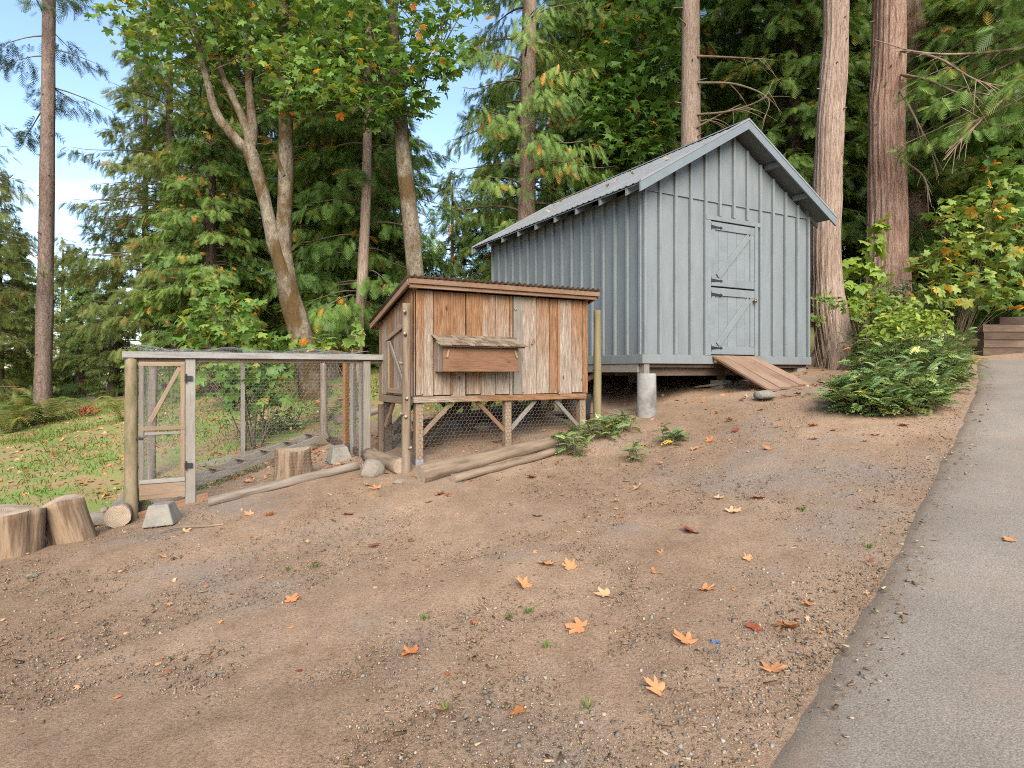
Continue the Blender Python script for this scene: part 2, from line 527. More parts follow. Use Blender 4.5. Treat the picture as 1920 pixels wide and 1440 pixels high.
M['log_grey'] = plain('grey_log', [(.30, (.11, .082, .062)), (.5, (.225, .18, .142)), (.72, (.32, .27, .222))], 3.2, .9, .6, 14, stretch=(.5, 5, 5))
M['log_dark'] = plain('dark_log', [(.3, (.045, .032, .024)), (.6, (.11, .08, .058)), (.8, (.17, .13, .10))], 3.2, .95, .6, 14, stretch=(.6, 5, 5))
def make_endgrain():
    m, nt, b = new_mat('end_grain')
    v = coords(nt, (0, 1, 1), False)
    w = nt.nodes.new('ShaderNodeTexWave'); w.wave_type = 'RINGS'; w.rings_direction = 'X'
    w.inputs['Scale'].default_value = 22; w.inputs['Distortion'].default_value = 2.5; w.inputs['Detail'].default_value = 3
    nt.links.new(v, w.inputs['Vector'])
    n1 = tex(nt, coords(nt), 5, 6, .7)
    col = mixc(nt, .55, ramp(nt, [(.3, (.17, .125, .085)), (.7, (.36, .28, .20))], n1), ramp(nt, [(.1, (.55, .5, .45)), (.6, (1, 1, 1))], w.outputs['Fac']), 'MULTIPLY')
    nt.links.new(col, b.inputs['Base Color']); b.inputs['Roughness'].default_value = .95
    bump(nt, b, w.outputs['Fac'], .3, .004)
    return m
M['endgrain'] = make_endgrain()
M['stump_side'] = plain('stump_side', [(.30, (.065, .036, .02)), (.44, (.17, .108, .064)), (.56, (.29, .205, .135)), (.68, (.22, .10, .035))], 2.4, .95, 1.0, 9, stretch=(.5, 5, 5))
M['concrete'] = plain('concrete', [(.28, (.15, .135, .11)), (.5, (.25, .228, .19)), (.75, (.33, .305, .262))], 6, .9, .4, 50)
M['pier'] = plain('pier_concrete', [(.30, (.13, .12, .105)), (.46, (.235, .225, .21)), (.6, (.30, .29, .275)), (.75, (.40, .39, .37))], 5, .85, .35, 60)
M['rock'] = plain('rock', [(.28, (.13, .11, .085)), (.5, (.235, .20, .155)), (.75, (.32, .28, .23))], 6, .9, .7, 18)
M['wire'] = plain('galvanised_wire', [(.3, (.20, .20, .19)), (.7, (.34, .34, .33))], 10, .5, 0, metal=.3)
M['wire_dark'] = plain('dull_wire', [(.3, (.14, .125, .105)), (.7, (.23, .205, .175))], 10, .55, 0, metal=.3)
M['tin'] = plain('rusty_brown_roof', [(.3, (.05, .035, .026)), (.55, (.105, .075, .055)), (.75, (.16, .13, .105))], 6, .55, .1, 50, metal=.3)
M['steel'] = plain('galvanised_bracket', [(.3, (.36, .39, .41)), (.7, (.5, .53, .55))], 8, .45, .1, 50, metal=.6)
M['drum'] = plain('dark_tub', [(.3, (.03, .032, .032)), (.7, (.075, .075, .072))], 6, .6, .2, 40)
M['timber'] = wood('dark_timber', [(.25, (.045, .028, .02)), (.5, (.105, .066, .045)), (.75, (.22, .16, .115))], rndval=.35)

M['bark_cedar'] = bark('cedar_bark', [(.30, (.13, .085, .062)), (.48, (.30, .215, .165)), (.62, (.42, .325, .262)), (.8, (.50, .41, .34))], (15, 15, 1.3))
M['bark_red'] = bark('red_cedar_bark', [(.30, (.13, .066, .046)), (.46, (.32, .19, .14)), (.60, (.49, .345, .272)), (.8, (.60, .475, .395))], (13, 13, 1.1), 1.0)
M['bark_fir'] = bark('fir_bark', [(.30, (.08, .055, .045)), (.5, (.20, .145, .12)), (.75, (.32, .25, .21))], (7, 7, 3.0))
M['bark_maple'] = bark('maple_bark', [(.30, (.072, .056, .038)), (.46, (.165, .134, .096)), (.60, (.28, .238, .178)), (.8, (.38, .335, .265))], (6, 6, 2.6), .9, (.070, .043, .014), .75)
M['bark_dark'] = bark('dark_bark', [(.3, (.05, .034, .026)), (.5, (.13, .092, .07)), (.75, (.22, .165, .13))], (12, 12, .9))
M['twig'] = plain('twig_bark', [(.3, (.09, .065, .042)), (.7, (.22, .165, .115))], 6, .95, 0)
M['deadwood'] = plain('dead_branch', [(.3, (.15, .10, .062)), (.7, (.33, .24, .165))], 6, .95, 0)

M['lf_cedar'] = leafmat('cedar_leaf', [(0, (0.072, 0.124, 0.036)), (.35, (0.125, 0.211, 0.052)), (.65, (0.196, 0.286, 0.074)), (.9, (0.290, 0.342, 0.083)), (.95, (0.580, 0.239, 0.058)), (1, (0.704, 0.271, 0.074))], .32)
M['lf_olive'] = leafmat('olive_cedar_leaf', [(0, (.072, .105, .030)), (.4, (.135, .178, .050)), (.8, (.205, .225, .070)), (.93, (.25, .21, .075)), (.97, (.30, .17, .06)), (1, (.34, .17, .06))], .42)
M['lf_dark'] = leafmat('dark_cedar_leaf', [(0, (0.064, 0.120, 0.030)), (.5, (0.122, 0.206, 0.047)), (.9, (0.207, 0.285, 0.057)), (1, (0.500, 0.226, 0.047))], .28)
M['lf_fir'] = leafmat('fir_needles', [(0, (0.029, 0.055, 0.024)), (.5, (0.053, 0.087, 0.034)), (1, (0.087, 0.121, 0.046))], .2)
M['lf_pale'] = leafmat('pale_leaf', [(0, (0.094, 0.149, 0.055)), (.5, (0.149, 0.204, 0.073)), (1, (0.220, 0.259, 0.105))], .4)
M['lf_maple'] = leafmat('maple_leaf', [(0, (0.065, 0.140, 0.033)), (.35, (0.108, 0.204, 0.047)), (.65, (0.170, 0.255, 0.062)), (.86, (0.293, 0.287, 0.062)), (.94, (0.552, 0.287, 0.048)), (1, (0.683, 0.230, 0.041))], .42, .45)
M['lf_vine'] = leafmat('vine_maple_leaf', [(0, (0.101, 0.171, 0.042)), (.3, (0.171, 0.247, 0.061)), (.6, (0.260, 0.310, 0.079)), (.8, (0.392, 0.336, 0.077)), (.92, (0.531, 0.273, 0.050)), (1, (0.531, 0.164, 0.033))], .4, .5)
M['lf_mahonia'] = leafmat('mahonia_leaf', [(0, (0.071, 0.131, 0.046)), (.5, (0.133, 0.204, 0.070)), (.86, (0.222, 0.276, 0.087)), (.96, (0.450, 0.383, 0.072)), (1, (0.897, 0.255, 0.042))], .15, .35, .45)
M['lf_lime'] = leafmat('lime_leaf', [(0, (0.130, 0.210, 0.035)), (.5, (0.210, 0.290, 0.050)), (1, (0.310, 0.345, 0.075))], .4)
M['lf_fern'] = leafmat('fern_leaf', [(0, (0.065, 0.112, 0.026)), (.5, (0.122, 0.165, 0.038)), (.85, (0.216, 0.191, 0.046)), (1, (0.346, 0.198, 0.054))], .35)
M['lf_red'] = leafmat('red_leaf', [(0, (.20, .03, .02)), (.5, (.38, .055, .035)), (1, (.42, .12, .06))], .35)
M['lf_grass'] = leafmat('grass_blade', [(0, (0.061, 0.116, 0.022)), (.5, (0.116, 0.193, 0.036)), (.8, (0.176, 0.226, 0.052)), (1, (0.308, 0.237, 0.090))], .35)
M['lf_dry'] = leafmat('dry_leaf', [(0, (.20, .055, .028)), (.25, (.34, .125, .045)), (.6, (.43, .20, .095)), (1, (.47, .30, .19))], .10, .8, .12, .6)
M['chips'] = leafmat('chips', [(0, (.06, .038, .024)), (.4, (.135, .088, .056)), (.8, (.21, .15, .10)), (1, (.33, .255, .18))], 0.0, .95, .1, 0)
M['crumb'] = leafmat('soil_crumb', [(0, (.085, .052, .033)), (.45, (.175, .115, .074)), (.8, (.245, .170, .115)), (1, (.32, .235, .165))], 0.0, .95, .1, 0)
M['pebble'] = leafmat('pebbles', [(0, (.075, .062, .052)), (.5, (.135, .115, .098)), (.9, (.19, .17, .152)), (1, (.26, .245, .23))], 0.0, .9, .2, 0)

def make_ground_mat():
    m, nt, b = new_mat('soil')
    t = nt.nodes.new('ShaderNodeTexCoord'); v = t.outputs['Object']
    at = nt.nodes.new('ShaderNodeAttribute'); at.attribute_name = 'cover'
    n_l = tex(nt, v, .7, 6, .65)
    n_m = tex(nt, v, 5.5, 8, .72)
    n_f = tex(nt, v, 60, 6, .75)
    n_g = tex(nt, v, 210, 4, .7)
    vo = nt.nodes.new('ShaderNodeTexVoronoi'); vo.inputs['Scale'].default_value = 95
    nt.links.new(v, vo.inputs['Vector'])
    vo2 = nt.nodes.new('ShaderNodeTexVoronoi'); vo2.inputs['Scale'].default_value = 40
    nt.links.new(v, vo2.inputs['Vector'])
    f = math_(nt, 'ADD', math_(nt, 'MULTIPLY', n_l, .5), math_(nt, 'MULTIPLY', n_m, .5))
    dirt = ramp(nt, [(.30, (.126, .084, .056)), (.46, (.185, .125, .084)), (.58, (.222, .155, .107)), (.72, (.262, .189, .135))], f)
    pk = ramp(nt, [(.42, (.90, .90, .90)), (.62, (1.10, 1.10, 1.10))], tex(nt, v, .33, 4, .55, .6))
    dirt = mixc(nt, 1.0, dirt, pk, 'MULTIPLY')
    speck = ramp(nt, [(.30, (.40, .37, .35)), (.47, (1, 1, 1)), (.64, (1.4, 1.37, 1.3))], n_f)
    dirt = mixc(nt, .8, dirt, speck, 'MULTIPLY')
    dirt = mixc(nt, .8, dirt, ramp(nt, [(.32, (.38, .35, .33)), (.47, (1, 1, 1)), (.64, (1.5, 1.45, 1.38))], n_g), 'MULTIPLY')
    # gravel patches: grey grains, in broad patches
    gm = ramp(nt, [(.52, (0, 0, 0)), (.66, (1, 1, 1))], tex(nt, v, .55, 5, .6, .3))
    gcol = mixc(nt, .6, mixc(nt, vo.outputs['Color'], (.12, .11, .10), (.31, .285, .26)), ramp(nt, [(.0, (1.1, 1.1, 1.1)), (.5, (.5, .48, .46))], vo.outputs['Distance']), 'MULTIPLY')
    gfac = math_(nt, 'MULTIPLY', gm, .55)
    col = mixc(nt, gfac, dirt, gcol)
    # cover: 0 bare soil, 1 lawn-like moss, litter
    grass = ramp(nt, [(.36, (.24, .155, .090)), (.47, (.23, .175, .085)), (.54, (.150, .190, .058)), (.62, (.125, .20, .050)), (.75, (.26, .20, .098))], math_(nt, 'ADD', math_(nt, 'MULTIPLY', tex(nt, v, 2.0, 7, .7), .75), math_(nt, 'MULTIPLY', n_f, .25)))
    cm = math_(nt, 'MULTIPLY', at.outputs['Fac'], 1.0)
    edge = math_(nt, 'ADD', cm, math_(nt, 'MULTIPLY_ADD', n_m, 1.2, -.6))
    cf = ramp(nt, [(.42, (0, 0, 0)), (.60, (1, 1, 1))], edge)
    col = mixc(nt, cf, col, grass)
    nt.links.new(col, b.inputs['Base Color'])
    b.inputs['Roughness'].default_value = .97
    b.inputs['Specular IOR Level'].default_value = .1
    h = math_(nt, 'MULTIPLY', n_f, .45)
    h = math_(nt, 'ADD', h, math_(nt, 'MULTIPLY', n_m, .5))
    h = math_(nt, 'ADD', h, math_(nt, 'MULTIPLY', n_g, .22))
    bump(nt, b, h, .8, .016)
    return m
M['soil'] = make_ground_mat()

def make_asphalt():
    m, nt, b = new_mat('asphalt')
    t = nt.nodes.new('ShaderNodeTexCoord'); v = t.outputs['Object']
    n1 = tex(nt, v, .8, 6, .65); n2 = tex(nt, v, 130, 4, .7)
    vo = nt.nodes.new('ShaderNodeTexVoronoi'); vo.inputs['Scale'].default_value = 150
    nt.links.new(v, vo.inputs['Vector'])
    col = ramp(nt, [(.3, (.140, .120, .099)), (.55, (.182, .156, .129)), (.75, (.225, .190, .155))], n1)
    col = mixc(nt, .8, col, ramp(nt, [(.32, (.42, .41, .40)), (.5, (1, 1, 1)), (.66, (1.7, 1.65, 1.55))], n2), 'MULTIPLY')
    dust = ramp(nt, [(.56, (0, 0, 0)), (.74, (.55, .55, .55))], tex(nt, v, 2.2, 7, .7))
    col = mixc(nt, dust, col, (.21, .155, .11))
    ed = nt.nodes.new('ShaderNodeAttribute'); ed.attribute_name = 'edge'
    ef = math_(nt, 'ADD', math_(nt, 'MULTIPLY', ed.outputs['Fac'], .9), math_(nt, 'MULTIPLY_ADD', tex(nt, v, 9, 7, .75), 1.3, -.85))
    col = mixc(nt, ramp(nt, [(.30, (0, 0, 0)), (.75, (.75, .75, .75))], ef), col, mixc(nt, n2, (.08, .055, .037), (.22, .155, .105)))
    nt.links.new(col, b.inputs['Base Color'])
    b.inputs['Roughness'].default_value = .9
    b.inputs['Specular IOR Level'].default_value = .25
    bump(nt, b, math_(nt, 'ADD', n2, math_(nt, 'MULTIPLY', vo.outputs['Distance'], .4)), .4, .004)
    return m
M['asphalt'] = make_asphalt()

# ------------------------------------------------------------------ ground sheet
EDGE_PX = [(1478, 1360), (1560, 1215), (1640, 1075), (1735, 898), (1776, 818), (1808, 742), (1830, 700), (1843, 676)]
EDGE = np.array([(1.02, 2.36), (1.55, 2.98), (2.28, 3.82), (3.55, 5.28), (4.35, 6.2), (5.6, 7.75), (7.0, 9.6), (8.75, 11.95)])
_t = np.linspace(0, 1, len(EDGE))
_s = np.concatenate([[0], np.cumsum(np.linalg.norm(np.diff(EDGE, axis=0), axis=1))])
EDGE = np.stack([np.polyval(np.polyfit(_s, EDGE[:, i], 2), _s) for i in (0, 1)], -1)
_d0 = EDGE[0] - EDGE[1]; _d0 /= np.linalg.norm(_d0)
EDGE = np.vstack([EDGE[0] + _d0 * 9, EDGE[0] + _d0 * 4, EDGE[0] + _d0 * 1.5, EDGE])

def lawn_cover(x, y):
    """1 where grass, moss and litter cover the soil"""
    # left lawn: beyond the run and the stumps
    c = smooth(0, 1, (-3.6 - x) * .55 + (y - 7.2) * .30) * smooth(6.6, 7.8, y + .05 * (-x))
    back = smooth(9.6, 11.0, y + .18 * x) * smooth(2.2, 0.2, x)
    right = smooth(12.2, 14.0, y)
    return np.clip(np.maximum(np.maximum(c, back), right), 0, 1)

def build_ground():
    n = 301
    t = np.linspace(-1, 1, n)
    k = 5.2
    xs = 300 * np.sinh(k * t) / np.sinh(k)
    ys = 4.5 + 300 * np.sinh(k * t) / np.sinh(k)
    X, Yy = np.meshgrid(xs, ys)
    Z = gz(X, Yy)
    rs = np.random.default_rng(3)
    near = np.exp(-((X / 16) ** 2 + ((Yy - 6) / 16) ** 2))
    dE = np.sqrt(((X[..., None] - spline(EDGE, 60)[:, 0]) ** 2 + (Yy[..., None] - spline(EDGE, 60)[:, 1]) ** 2).min(-1))
    near = near * (.12 + .88 * smooth(.2, 1.4, dE))
    for _ in range(26):
        fx, fy = rs.normal(0, 2.6, 2)
        Z += near * .0028 * np.sin(fx * X + fy * Yy + rs.uniform(0, 6.28))
    for _ in range(30):
        fx, fy = rs.normal(0, 11, 2)
        Z += near * .0016 * np.sin(fx * X + fy * Yy + rs.uniform(0, 6.28))
    V = np.stack([X, Yy, Z], -1).reshape(-1, 3)
    i = np.arange(n - 1)[:, None]; j = np.arange(n - 1)[None, :]
    Fq = np.stack([i * n + j, i * n + j + 1, (i + 1) * n + j + 1, (i + 1) * n + j], -1).reshape(-1, 4)
    me = np_mesh('ground', V, Fq, 4, smooth_=True)
    a = me.attributes.new('cover', 'FLOAT', 'POINT')
    a.data.foreach_set('value', lawn_cover(X, Yy).ravel().astype(np.float32))
    return tag(link('ground', me, M['soil']), 'bare brown soil rising to the right, mossy lawn at left', None, None, 'structure')
build_ground()

def build_driveway():
    E = spline(EDGE, 90)
    rs = np.random.default_rng(5)
    tdir = np.gradient(E, axis=0); tdir = norm(tdir)
    nr = np.stack([tdir[:, 1], -tdir[:, 0]], -1)
    wob = np.cumsum(rs.normal(0, .006, 90)); wob -= np.linspace(wob[0], wob[-1], 90); wob = wob + rs.normal(0, .006, 90)
    cols = np.concatenate([[-.05, .03, .10], np.linspace(.25, 4.6, 24)])
    V = []
    for ci, c in enumerate(cols):
        P = E + nr * (c + wob * (1 if c < .3 else 0))[:, None] if np.ndim(c) else E + nr * (c + wob * (1.0 if c < .3 else 0.0))[:, None]
        lift = -.05 if ci == 0 else (.006 if ci == 1 else (.016 if ci == 2 else .032))
        z = gz(P[:, 0], P[:, 1]) + lift + .035 * smooth(0, 1.5, c) * smooth(5, 3, c)
        V.append(np.column_stack([P, z]))
    V = np.array(V)
    nc, nk = V.shape[:2]
    i = np.arange(nc - 1)[:, None]; j = np.arange(nk - 1)[None, :]
    Fq = np.stack([i * nk + j, i * nk + j + 1, (i + 1) * nk + j + 1, (i + 1) * nk + j], -1).reshape(-1, 4)[:, ::-1]
    me = np_mesh('driveway', V.reshape(-1, 3), Fq, 4, smooth_=True)
    ea = me.attributes.new('edge', 'FLOAT', 'POINT')
    ea.data.foreach_set('value', np.repeat(np.clip(1 - np.maximum(cols, 0) / .55, 0, 1), nk).astype(np.float32))
    # keep normals up
    if me.polygons[0].normal.z < 0:
        me.flip_normals()
    tag(link('driveway', me, M['asphalt']), 'worn grey asphalt driveway climbing along the right edge', None, None, 'structure')
build_driveway()

# ------------------------------------------------------------------ the grey shed
ANG = math.atan2(.485, .874)
Uv = Vector((.874, .485, 0)).normalized()
Vv = Vector((-.4856, .874, 0)).normalized()
SW, SL, WALLH = 3.66, 4.74, 2.50
P0 = Vector((1.878, 9.07, 0))
SZ = 1.62
shed = thing('shed', 'grey-blue board and batten shed with gabled metal roof, raised on piers', 'shed', (P0.x, P0.y, SZ), ANG)
PITCH = .583
RIDGE = 3.72
def roofz(x): return RIDGE - PITCH * abs(x - SW / 2)
EAVE, OVF, OVB = .30, .28, .32

def slab(name, pts, t, nrm, mat, parent):
    """planar polygon pts extruded by t along nrm"""
    nrm = Vector(nrm).normalized()
    pts = [Vector(p) for p in pts]
    n = len(pts)
    V = pts + [p + nrm * t for p in pts]
    Fs = [tuple(range(n))[::-1], tuple(range(n, 2 * n))] + [(i, (i + 1) % n, n + (i + 1) % n, n + i) for i in range(n)]
    me = py_mesh(name, V, Fs)
    import bmesh
    bm = bmesh.new(); bm.from_mesh(me); bmesh.ops.recalc_face_normals(bm, faces=bm.faces); bm.to_mesh(me); bm.free()
    return link(name, me, mat, parent)

def shed_walls():
    P = M['paint']
    DX0, DX1, DTOP = 1.31, 2.29, 2.16           # door opening
    # front gable sheathing, in panels round the door
    def fpanel(pts): slab('wall_panel', [(x, .02, z) for x, z in pts], .03, (0, 1, 0), P, shed)
    top = lambda x: roofz(x) - .13
    fpanel([(0, 0), (DX0, 0), (DX0, WALLH), (0, min(WALLH, top(0)))])
    fpanel([(DX1, 0), (SW, 0), (SW, min(WALLH, top(SW))), (DX1, WALLH)])
    fpanel([(DX0, DTOP), (DX1, DTOP), (DX1, WALLH), (DX0, WALLH)])
    fpanel([(DX0, 0), (DX1, 0), (DX1, .13), (DX0, .13)])
    x_l = SW / 2 - (RIDGE - .13 - WALLH) / PITCH
    slab('gable_panel', [(x_l + .003, .012, WALLH + .004), (SW - x_l - .003, .012, WALLH + .004), (SW / 2, .012, top(SW / 2))], .03, (0, 1, 0), P, shed)
    # flashing line between wall and gable panels
    board('flashing_strip', (max(x_l, .04), .004, WALLH - .004), (SW - max(x_l, .04), .004, WALLH - .004), .016, .014, P, shed)
    # back and side walls
    slab('wall_panel', [(0, SL - .03, 0), (SW, SL - .03, 0), (SW, SL - .03, top(SW)), (SW / 2, SL - .03, top(SW / 2)), (0, SL - .03, top(0))], .03, (0, 1, 0), P, shed)
    slab('wall_panel', [(.02, .052, 0), (.02, SL - .032, 0), (.02, SL - .032, top(0.02)), (.02, .052, top(0.02))], .03, (1, 0, 0), P, shed)
    slab('wall_panel', [(SW - .05, .052, 0), (SW - .05, SL - .032, 0), (SW - .05, SL - .032, top(SW)), (SW - .05, .052, top(SW))], .03, (1, 0, 0), P, shed)
    # battens on the gable
    for k in range(13):
        x = k * SW / 12
        x = min(max(x, .022), SW - .022)
        z1 = top(x) - .02
        inside = 1.22 < x < 2.40
        if inside:
            board('batten', (x, -.008, 2.285), (x, -.008, z1), .045, .05, P, shed, up=(1, 0, 0))
        else:
            board('batten', (x, -.008, .132), (x, -.008, z1), .045 if 0 < k < 12 else .044, .05, P, shed, up=(1, 0, 0))
    # battens on the left side and the right side
    for k in range(17):
        y = .06 + k * (SL - .10) / 16
        board('batten', (-.004, y, .132), (-.004, y, top(0) - .03), .045, .045, P, shed, up=(0, 1, 0))
        if k % 2 == 0:
            board('batten', (SW + .004, y, .132), (SW + .004, y, top(SW) - .03), .045, .045, P, shed, up=(0, 1, 0))
    # skirt boards
    board('skirt_board', (-.04, -.016, .064), (SW + .03, -.016, .064), .132, .03, P, shed)
    board('skirt_board', (-.026, .002, .062), (-.026, SL, .062), .132, .03, P, shed)
    board('skirt_board', (SW + .016, .002, .062), (SW + .016, SL, .062), .132, .03, P, shed)
    # floor deck and frame
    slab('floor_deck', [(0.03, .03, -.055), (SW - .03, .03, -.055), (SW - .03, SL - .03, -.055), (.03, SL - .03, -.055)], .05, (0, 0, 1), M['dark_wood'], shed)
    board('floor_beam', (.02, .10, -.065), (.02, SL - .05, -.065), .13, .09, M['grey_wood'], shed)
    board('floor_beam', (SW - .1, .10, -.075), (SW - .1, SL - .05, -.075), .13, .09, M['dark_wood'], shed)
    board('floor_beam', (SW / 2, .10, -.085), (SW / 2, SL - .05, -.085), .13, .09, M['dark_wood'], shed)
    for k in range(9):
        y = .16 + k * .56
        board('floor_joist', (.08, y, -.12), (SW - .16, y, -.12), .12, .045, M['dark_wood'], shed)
shed_walls()

def shed_roof():
    # ribbed metal sheets, each its own sheet
    ny = 6
    y0, y1 = -OVF, SL + OVB
    sh = (y1 - y0) / ny
    for side in (-1, 1):
        for k in range(ny):
            V = []; Fs = []
            nn = 25
            for i in range(nn):
                f = i / (nn - 1)
                y = y0 + sh * (k + f) + (0.02 if i == nn - 1 and k < ny - 1 else 0)
                rib = .014 if i % 4 == 0 or False else 0.0
                rib += .004 * (k % 2)
                for (dx) in (0.01, (SW / 2 + EAVE)):
                    x = SW / 2 + side * dx
                    V.append((x, y, roofz(x) + .012 + rib))
            for i in range(nn - 1):
                Fs.append((2 * i, 2 * i + 1, 2 * i + 3, 2 * i + 2) if side > 0 else (2 * i + 1, 2 * i, 2 * i + 2, 2 * i + 3))
            me = py_mesh('roof_sheet', V, Fs)
            o = link('roof_sheet', me, M['shed_roof'], shed)
            md = o.modifiers.new('thick', 'SOLIDIFY'); md.thickness = .006
    # ridge cap
    for side in (-1, 1):
        c = SW / 2
        a = Vector((c + side * .001, -OVF - .01, RIDGE + .038)); b = a + Vector((0, y1 - y0 + .02, 0))
        w = .16
        d = Vector((side * w, 0, -PITCH * w))
        slab('ridge_cap', [a, b, b + d, a + d], .004, (side * PITCH, 0, 1), M['flashing'], shed)
    # sheathing under the sheets
    for side in (-1, 1):
        xa, xb = SW / 2 + side * .004, SW / 2 + side * (SW / 2 + EAVE - .02)
        slab('roof_deck', [(xa, y0 + .03, roofz(xa) - .022), (xb, y0 + .03, roofz(xb) - .022), (xb, y1 - .03, roofz(xb) - .022), (xa, y1 - .03, roofz(xa) - .022)], .018, (0, 0, 1), M['paint'], shed)
    # rake boards at the front and back, metal edge above
    for yy in (y0 - .012, y1 + .012):
        for side in (-1, 1):
            a = Vector((SW / 2 + side * .0, yy, RIDGE - .085)); xb = SW / 2 + side * (SW / 2 + EAVE + .01)
            b = Vector((xb, yy, roofz(xb) - .085))
            up = Vector((-side * -PITCH, 0, 1)) if side < 0 else Vector((PITCH, 0, 1))
            up = Vector((side * PITCH, 0, 1))
            pts = [(SW / 2, yy - .012, RIDGE + .03), (xb, yy - .012, roofz(xb) + .03), (xb, yy - .012, roofz(xb) - .125), (SW / 2, yy - .012, RIDGE - .125)]
            slab('rake_board', pts, .028, (0, 1, 0), M['flashing'], shed)
            pts = [(SW / 2, yy - .020, RIDGE + .042), (xb, yy - .020, roofz(xb) + .042), (xb, yy - .020, roofz(xb) + .012), (SW / 2, yy - .020, RIDGE + .012)]
            slab('rake_edge', pts, .006, (0, 1, 0), M['shed_roof'], shed)
    # rafter tails
    for k in range(9):
        y = y0 + .30 + k * (y1 - y0 - .36) / 8
        for side in (-1, 1):
            xa = SW / 2 + side * (SW / 2 - .04); xb = SW / 2 + side * (SW / 2 + EAVE - .02)
            pts = [(xa, y, roofz(xa) - .024), (xb, y, roofz(xb) - .024), (xb, y, roofz(xb) - .115), (xa, y, roofz(xa) - .125)]
            slab('rafter_tail', pts, .04, (0, 1, 0), M['paint'], shed)
    # lookouts under the front overhang
    for side in (-1, 1):
        for f in (.42, .80):
            x = SW / 2 + side * SW / 2 * f
            z = roofz(x) - .075
            board('lookout', (x, y0 + .02, z), (x, .018, z), .085, .07, M['paint'], shed)
shed_roof()

def shed_door():
    P = M['paint']
    DX0, DX1 = 1.315, 2.285
    # casing
    board('door_casing', (1.275, -.020, .134), (1.275, -.020, 2.20), .07, .035, P, shed, up=(1, 0, 0))
    board('door_casing', (2.325, -.020, .134), (2.325, -.020, 2.20), .07, .035, P, shed, up=(1, 0, 0))
    board('door_casing', (1.20, -.023, 2.235), (2.40, -.023, 2.235), .07, .04, P, shed)
    for z0, z1, low in ((.145, 1.175, True), (1.195, 2.185, False)):
        d = slab('door', [(DX0, .012, z0), (DX1, .012, z0), (DX1, .012, z1), (DX0, .012, z1)], .02, (0, 1, 0), P, shed)
        nb = 5
        w = (DX1 - DX0) / nb
        for k in range(nb):
            x = DX0 + w * (k + .5)
            board('plank', (x, .004, z0 + .002), (x, .004, z1 - .002), w - .006, .018, P, d, up=(1, 0, 0))
        # Z frame
        board('rail', (DX0 + .002, -.016, z1 - .062), (DX1 - .002, -.016, z1 - .062), .12, .022, P, d)
        board('rail', (DX0 + .002, -.016, z0 + .062), (DX1 - .002, -.016, z0 + .062), .12, .022, P, d)
        board('stile', (DX0 + .047, -.016, z0 + .123), (DX0 + .047, -.016, z1 - .123), .09, .021, P, d, up=(1, 0, 0))
        board('stile', (DX1 - .047, -.016, z0 + .123), (DX1 - .047, -.016, z1 - .123), .09, .021, P, d, up=(1, 0, 0))
        board('brace', (DX0 + .16, -.0165, z0 + .15), (DX1 - .12, -.0165, z1 - .15), .10, .020, P, d)
        # strap hinges
        for hz in (z1 - .085, z0 + .085) if not low else (z1 - .11, z0 + .10):
            V = [(-.03, 0, -.055), (0, 0, -.055), (0, 0, -.026), (.18, 0, -.011), (.205, 0, -.024), (.245, 0, 0), (.205, 0, .024), (.18, 0, .011), (0, 0, .026), (0, 0, .055), (-.03, 0, .055)]
            slab('strap_hinge', [(DX0 + .005 + v[0], -.0345, hz + v[2]) for v in V], .007, (0, 1, 0), M['iron'], d)
        if low:
            V, Fq = tube_np(np.array([[DX1 - .04, -.03, z1 - .17], [DX1 - .04, -.055, z1 - .17], [DX1 - .04, -.065, z1 - .17], [DX1 - .04, -.09, z1 - .17], [DX1 - .04, -.1, z1 - .17]]), np.array([.012, .012, .026, .028, .005]), 12)
            link('door_knob', np_mesh('door_knob', V, Fq, 4, smooth_=True), M['brass'], d)
shed_door()

